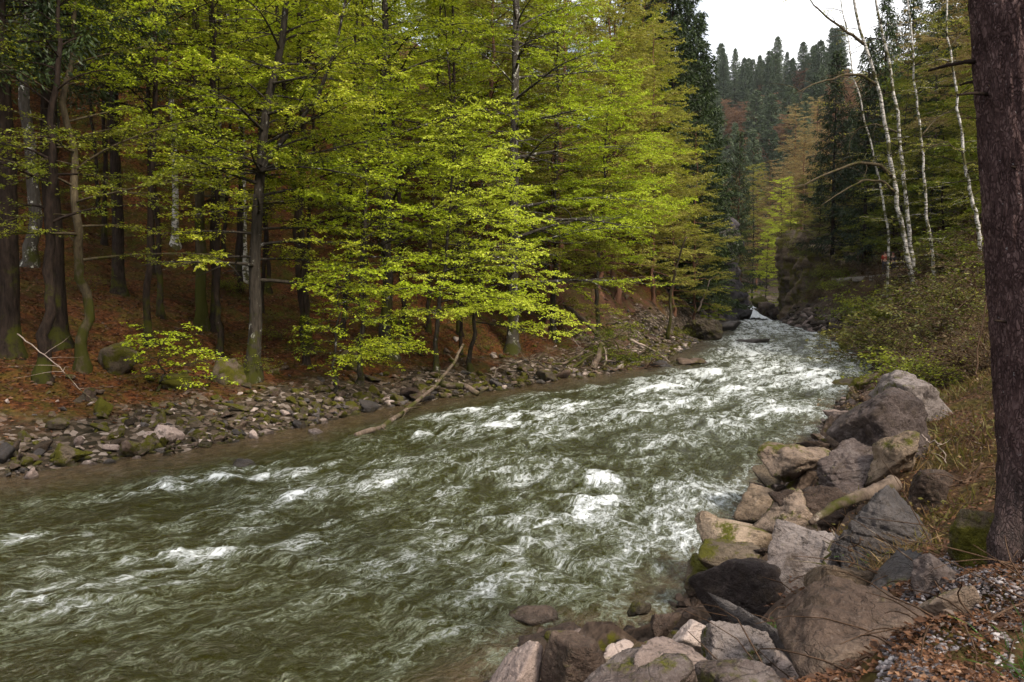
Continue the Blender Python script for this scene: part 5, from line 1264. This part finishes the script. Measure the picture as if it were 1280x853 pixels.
def stems_and_grass():
    rg = np.random.default_rng(88)
    A, B = Acc(), Leaves()
    x, y = on_right(rg, 2600); d = sdist(x, y, SHR, -1); k = d > 1.3; x, y = x[k], y[k]; z = ground(x, y)
    for i in range(min(900, len(x))):
        q = curve_dir(np.array([x[i], y[i], z[i]]), rg.uniform(0, 6.28), rg.uniform(-.05, .7), rg.uniform(-.7, .3), rg.uniform(.2, .9), 6, rg, .35)
        A.tube(q, np.linspace(.006, .002, 6), 3, rg.random(), False)
    tag(link('dry_twigs', A.mesh('dry_twigs', M['twig'])), 'dry twigs and stems strewn over the right bank', kind='stuff')
    def tufts(name, cx, cy, spread, count, L, mat, label):
        LV = Leaves(); X = cx + rg.normal(0, 1, count) * spread[0]; Y = cy + rg.normal(0, 1, count) * spread[1]; Z = ground(X, Y)
        az = rg.uniform(0, 6.28, count); e = rg.uniform(.5, 1.4, count); D = np.stack([np.cos(az) * np.cos(e), np.sin(az) * np.cos(e), np.sin(e)], 1)
        ll = L * rg.uniform(.5, 1.2, count); P = np.stack([X, Y, Z - .01], 1); nn = unit(np.cross(D, rg.normal(0, 1, (count, 3))))
        LV.add(P, D, nn, ll, ll * .06)
        D2 = unit(D + np.stack([np.cos(az) * .6, np.sin(az) * .6, -np.ones(count) * .35], 1)); LV.add(P + D * (ll * .85)[:, None], D2, nn, ll * .8, ll * .045)
        return LV, rg, name, mat, label
    def emit(T):
        LV, r, name, mat, label = T; tag(link(name, LV.acc(r, .1).mesh(name, M[mat], smooth=False)), label, kind='stuff')
    p = at(1112, 722, 5.9); emit(tufts('grass', p[0], p[1], (.14, .2), 420, .16, 'grass_blade', 'tuft of mixed dry and green grass above the nearest boulder'))
    p = at(1262, 840, 2.95); emit(tufts('grass', p[0] + .08, p[1] - .05, (.06, .10), 110, .11, 'grass_fresh', 'fresh green grass in the bottom right corner'))
    LV = Leaves(); x, y = on_right(rg, 26000); d = sdist(x, y, SHR, -1); q = fbm(x * .7, y * .7, 0, 70, 3); k = (d > 1.7) & (y > 7) & (q > -.05); x, y = x[k], y[k]; z = ground(x, y); c = len(x)
    az = rg.uniform(0, 6.28, c); e = rg.uniform(.3, 1.3, c); D = np.stack([np.cos(az) * np.cos(e), np.sin(az) * np.cos(e), np.sin(e)], 1); ll = rg.uniform(.08, .28, c)
    LV.add(np.stack([x, y, z - .01], 1), D, unit(np.cross(D, rg.normal(0, 1, (c, 3)))), ll, ll * .07)
    k2 = rg.random(c) < .35; c2 = k2.sum(); LV.add(np.stack([x, y, z + .05 + .1 * rg.random(c)], 1)[k2], rg.normal(0, 1, (c2, 3)) * np.array([1, 1, .3]), unit(rg.normal(0, .4, (c2, 3)) + np.array([0, 0, 1])), .055, .035)
    tag(link('ground_cover', LV.acc(rg, .1).mesh('ground_cover', M['grass_blade'], smooth=False)), 'straw and low green plants over the right bank', kind='stuff')
stems_and_grass()

def gravel():
    rg = np.random.default_rng(99); V, Fc = ico(2); A = Acc()
    n = 15000; Y = rg.uniform(2.5, 5.0, n); u = 1110 + 300 * rg.random(n); x = (u - CX) / F * Y
    dens = fbm(x * 3, Y * 3, 0, 71, 3); k = (dens + rg.random(n) * .7 > -.02) & (u > 1110 + (Y - 3.1) * 18); x, Y = x[k], Y[k]; z = ground(x, Y)
    for i in range(len(x)):
        s = .004 + .010 * rg.random() ** 2; o = rg.uniform(.75, 1.3, (len(V), 1))
        A.add(V * o * s * np.array([1.2, 1, .7]) + (x[i], Y[i], z[i] + s * .35), Fc, rg.random())
    tag(link('gravel', A.mesh('gravel', M['pebble'])), 'pale grey gravel beside the big spruce', kind='stuff')
    m = 11000; Y = rg.uniform(2.4, 5.2, m); x = (1130 + 320 * rg.random(m) - CX) / F * Y; q = fbm(x * 2.2, Y * 2.2, 3, 72, 3); k = q + rg.random(m) * .4 > .08; x, Y = x[k], Y[k]; c = len(x)
    LV = Leaves(); az = rg.uniform(0, 6.28, c); L = rg.uniform(.012, .034, c)
    LV.add(np.stack([x, Y, ground(x, Y) + .012 + .02 * rg.random(c)], 1), np.stack([np.cos(az), np.sin(az), rg.normal(0, .35, c)], 1), unit(np.stack([rg.normal(0, .6, c), rg.normal(0, .6, c), np.ones(c)], 1)), L, L * .6)
    tag(link('dead_leaves', LV.acc(rg, .25).mesh('dead_leaves', M['dead_leaf'], smooth=False)), 'dead brown leaves scattered on the gravel', kind='stuff')
gravel()

# ------------------------------------------------------------------ far path with a rail and two walkers, green stake
def far_path():
    P = np.array([(at(u, v, Y)[0], Y) for u, v, Y in ((1000, 0, 84), (1020, 0, 76), (1042, 0, 68), (1064, 0, 61), (1090, 0, 55), (1120, 0, 50), (1160, 0, 45))])
    t = np.linspace(0, 1, len(P)); tt = np.linspace(0, 1, 90); X, Y = np.interp(tt, t, P[:, 0]), np.interp(tt, t, P[:, 1])
    X = np.interp(Y, SHR[:, 1], SHR[:, 0]) + 4.3; Z = ground(X, Y, False) + .22
    for _ in range(6): Z[1:-1] = (Z[:-2] + Z[1:-1] * 2 + Z[2:]) / 4
    nx = np.gradient(Y); ny = -np.gradient(X); L = np.hypot(nx, ny); nx, ny = nx / L, ny / L
    a = Acc(); ring = []
    for o, dz in ((-.55, -.5), (-.45, 0), (.45, .02), (.55, -.4)): ring.append(np.stack([X + nx * o, Y + ny * o, Z + dz], -1))
    V = np.stack(ring, 1).reshape(-1, 3); i = np.arange(89)[:, None] * 4 + np.arange(3)[None]
    a.add(V, np.stack([i, i + 4, i + 5, i + 1], -1).reshape(-1, 4))
    m = N('path_gravel'); f = m.noise(m.coords(), 8, 5, .7)
    tag(link('path', a.mesh('path', m.finish(m.ramp(f, [(.3, (.07, .055, .045)), (.7, (.17, .145, .12))]), .9))), 'pale footpath along the right hillside', kind='structure')
    return X, Y, Z
PX, PY, PZ = far_path()

def person(x, y, z, rz, label, jacket, trousers, hair, h=1.7):
    s = h / 1.7
    J = dict(pel=(0, 0, .92), chest=(0, -.01, 1.25), neck=(0, 0, 1.43), head=(0, -.02, 1.56), top=(0, -.01, 1.66),
             shl=(-.17, 0, 1.37), ell=(-.23, .03, 1.10), hal=(-.22, -.10, .88), shr=(.17, 0, 1.37), elr=(.23, .03, 1.10), har=(.22, -.10, .88),
             hpl=(-.09, 0, .88), knl=(-.10, -.06, .48), anl=(-.10, .05, .08), tol=(-.10, -.10, .03), hpr=(.09, 0, .88), knr=(.10, -.01, .48), anr=(.10, .02, .08), tor=(.10, -.13, .03))
    Rr = dict(pel=.14, chest=.15, neck=.06, head=.095, top=.075, shl=.075, ell=.05, hal=.04, shr=.075, elr=.05, har=.04, hpl=.095, knl=.065, anl=.045, tol=.04, hpr=.095, knr=.065, anr=.045, tor=.04)
    E = [('pel', 'chest'), ('chest', 'neck'), ('neck', 'head'), ('head', 'top'), ('chest', 'shl'), ('shl', 'ell'), ('ell', 'hal'), ('chest', 'shr'), ('shr', 'elr'), ('elr', 'har'), ('pel', 'hpl'), ('hpl', 'knl'), ('knl', 'anl'), ('anl', 'tol'), ('pel', 'hpr'), ('hpr', 'knr'), ('knr', 'anr'), ('anr', 'tor')]
    def skin(name, keys, grow, mat, parent):
        ks = [k for k in J if k in keys]; ix = {k: i for i, k in enumerate(ks)}
        me = bpy.data.meshes.new(name); me.from_pydata([tuple(c * s for c in J[k]) for k in ks], [(ix[a], ix[b]) for a, b in E if a in ix and b in ix], [])
        o = link(name, me, parent); md = o.modifiers.new('skin', 'SKIN')
        for i, k in enumerate(ks): me.skin_vertices[0].data[i].radius = ((Rr[k] + grow) * s,) * 2; me.skin_vertices[0].data[i].use_root = (i == 0)
        o.modifiers.new('sub', 'SUBSURF').levels = 1; o.modifiers['sub'].render_levels = 2
        me.materials.append(mat); return o
    def flat(n_, c): k = N(n_); return k.finish(c, .8)
    me = bpy.data.meshes.new('person')
    root = None
    body = skin('person', set(J), 0.0, flat('skin_tone', (.45, .26, .18)), None); body.location = (x, y, z); body.rotation_euler = (0, 0, rz); tag(body, label, 'person')
    skin('jacket', {'pel', 'chest', 'shl', 'ell', 'shr', 'elr'}, .022, flat('jacket_cloth', jacket), body)
    skin('trousers', {'pel', 'hpl', 'knl', 'anl', 'hpr', 'knr', 'anr'}, .014, flat('trouser_cloth', trousers), body)
    P, Fc = rock_data(5, (.20 * s, .22 * s, .17 * s), 3, 20, 8, .02); a = Acc(); a.add(P + np.array([0, .015, 1.62 * s]), Fc)
    link('hair', a.mesh('hair', flat('hair_tone', hair)), body)
    return body
def walkers():
    i = int(np.argmin(np.abs(CX + F * PX / PY - 1110)))
    person(PX[i] - .3, PY[i], PZ[i], 2.6, 'walker in an orange-red jacket on the far hillside path', (.32, .045, .02), (.03, .03, .04), (.06, .03, .02), 1.75)
    person(PX[i] + .55, PY[i] + .5, PZ[i], 2.4, 'walker in dark clothes beside the one in orange-red', (.05, .05, .06), (.03, .03, .04), (.35, .12, .10), 1.68)
walkers()
def stake():
    p = hit(1122, 490); A = Acc(); z = np.array([-.1, 0, .18, .36, .42]); A.tube(np.stack([z * .05, z * 0, z], 1), [.035, .035, .033, .032, .02], 8)
    k = N('green_paint'); tag(link('stake', A.mesh('stake', k.finish((.01, .10, .045), .5)), None, p), 'short green stake standing by the pale squarish stone', 'stake')
stake()
# ------------------------------------------------------------------ faint valley air
def haze():
    bm = bmesh.new(); bmesh.ops.create_cube(bm, size=1.0); me = bpy.data.meshes.new('haze'); bm.to_mesh(me); bm.free()
    m = bpy.data.materials.new('haze'); m.use_nodes = True; t = m.node_tree; t.nodes.clear()
    o_ = t.nodes.new('ShaderNodeOutputMaterial'); v = t.nodes.new('ShaderNodeVolumePrincipled')
    v.inputs['Color'].default_value = (.86, .90, .94, 1); v.inputs['Density'].default_value = .0001
    t.links.new(v.outputs[0], o_.inputs['Volume']); me.materials.append(m)
    o = link('haze', me, None, (50, 285, 65)); o.scale = (960, 680, 150); tag(o, 'thin pale air filling the valley', kind='stuff')
haze()
# ------------------------------------------------------------------ light, sky, camera
SUN_EL, SUN_AZ = rad(45), rad(142)          # azimuth clockwise from +Y (the view direction)
w = bpy.data.worlds.new('World'); scene.world = w; w.use_nodes = True
nt = w.node_tree; bg = nt.nodes['Background']
sky = nt.nodes.new('ShaderNodeTexSky'); sky.sky_type = 'NISHITA'; sky.sun_disc = False
sky.sun_elevation = SUN_EL; sky.sun_rotation = SUN_AZ; sky.air_density = 1.0; sky.dust_density = 3.0; sky.ozone_density = 1.0
tc = nt.nodes.new('ShaderNodeTexCoord'); cn = nt.nodes.new('ShaderNodeTexNoise')
cn.inputs['Scale'].default_value = 2.2; cn.inputs['Detail'].default_value = 5.0
nt.links.new(tc.outputs['Generated'], cn.inputs['Vector'])
cr = nt.nodes.new('ShaderNodeValToRGB'); cr.color_ramp.elements[0].position = .3; cr.color_ramp.elements[1].position = .7
cr.color_ramp.elements[0].color = (6.8, 6.85, 6.95, 1); cr.color_ramp.elements[1].color = (9.6, 9.6, 9.6, 1)
nt.links.new(cn.outputs[0], cr.inputs[0])
mx = nt.nodes.new('ShaderNodeMix'); mx.data_type = 'RGBA'; fr = nt.nodes.new('ShaderNodeMapRange'); fr.inputs[1].default_value = .42; fr.inputs[2].default_value = .56; fr.inputs[3].default_value = .2; fr.inputs[4].default_value = .95
nt.links.new(cn.outputs[0], fr.inputs[0]); nt.links.new(fr.outputs[0], mx.inputs[0])
# an overcast dome is brighter overhead than near the skyline
sx = nt.nodes.new('ShaderNodeSeparateXYZ'); nt.links.new(tc.outputs['Generated'], sx.inputs[0])
mr = nt.nodes.new('ShaderNodeMapRange'); mr.inputs[1].default_value = 0.0; mr.inputs[2].default_value = 1.0; mr.inputs[3].default_value = 0.95; mr.inputs[4].default_value = 1.45
nt.links.new(sx.outputs[2], mr.inputs[0])
vm = nt.nodes.new('ShaderNodeVectorMath'); vm.operation = 'SCALE'; nt.links.new(cr.outputs[0], vm.inputs[0]); nt.links.new(mr.outputs[0], vm.inputs['Scale'])
nt.links.new(sky.outputs[0], mx.inputs[6]); nt.links.new(vm.outputs[0], mx.inputs[7]); nt.links.new(mx.outputs[2], bg.inputs[0])
bg.inputs[1].default_value = 0.05
sl = bpy.data.lights.new('sun', 'SUN'); sl.energy = 1.5; sl.angle = rad(10); sl.color = (1.0, 0.91, 0.76)
so = link('sun', sl)
sd = Vector((math.sin(SUN_AZ) * math.cos(SUN_EL), math.cos(SUN_AZ) * math.cos(SUN_EL), math.sin(SUN_EL)))
so.rotation_euler = sd.to_track_quat('Z', 'Y').to_euler(); so.location = (0, 0, 60)

cd = bpy.data.cameras.new('camera'); cam = link('camera', cd); scene.camera = cam
cam.location = CAM; cam.rotation_euler = (math.pi / 2 - PITCH, 0, 0)
cd.sensor_width = 36; cd.lens = 36 * F / 1280; cd.clip_start = 0.05; cd.clip_end = 3000
cd.dof.use_dof = True; cd.dof.focus_distance = 20; cd.dof.aperture_fstop = 8.0
vs = scene.view_settings; vs.view_transform = 'Standard'; vs.look = 'None'; vs.exposure = 1.92; vs.gamma = 1.0; vs.use_curve_mapping = False
scene.render.engine = 'CYCLES'
cy = scene.cycles
cy.max_bounces = 5; cy.diffuse_bounces = 3; cy.glossy_bounces = 2; cy.transmission_bounces = 3; cy.transparent_max_bounces = 2
cy.use_denoising = True; cy.denoiser = 'OPENIMAGEDENOISE'; cy.denoising_input_passes = 'RGB_ALBEDO_NORMAL'
cy.use_adaptive_sampling = True; cy.adaptive_threshold = 0.02; cy.sample_clamp_indirect = 6
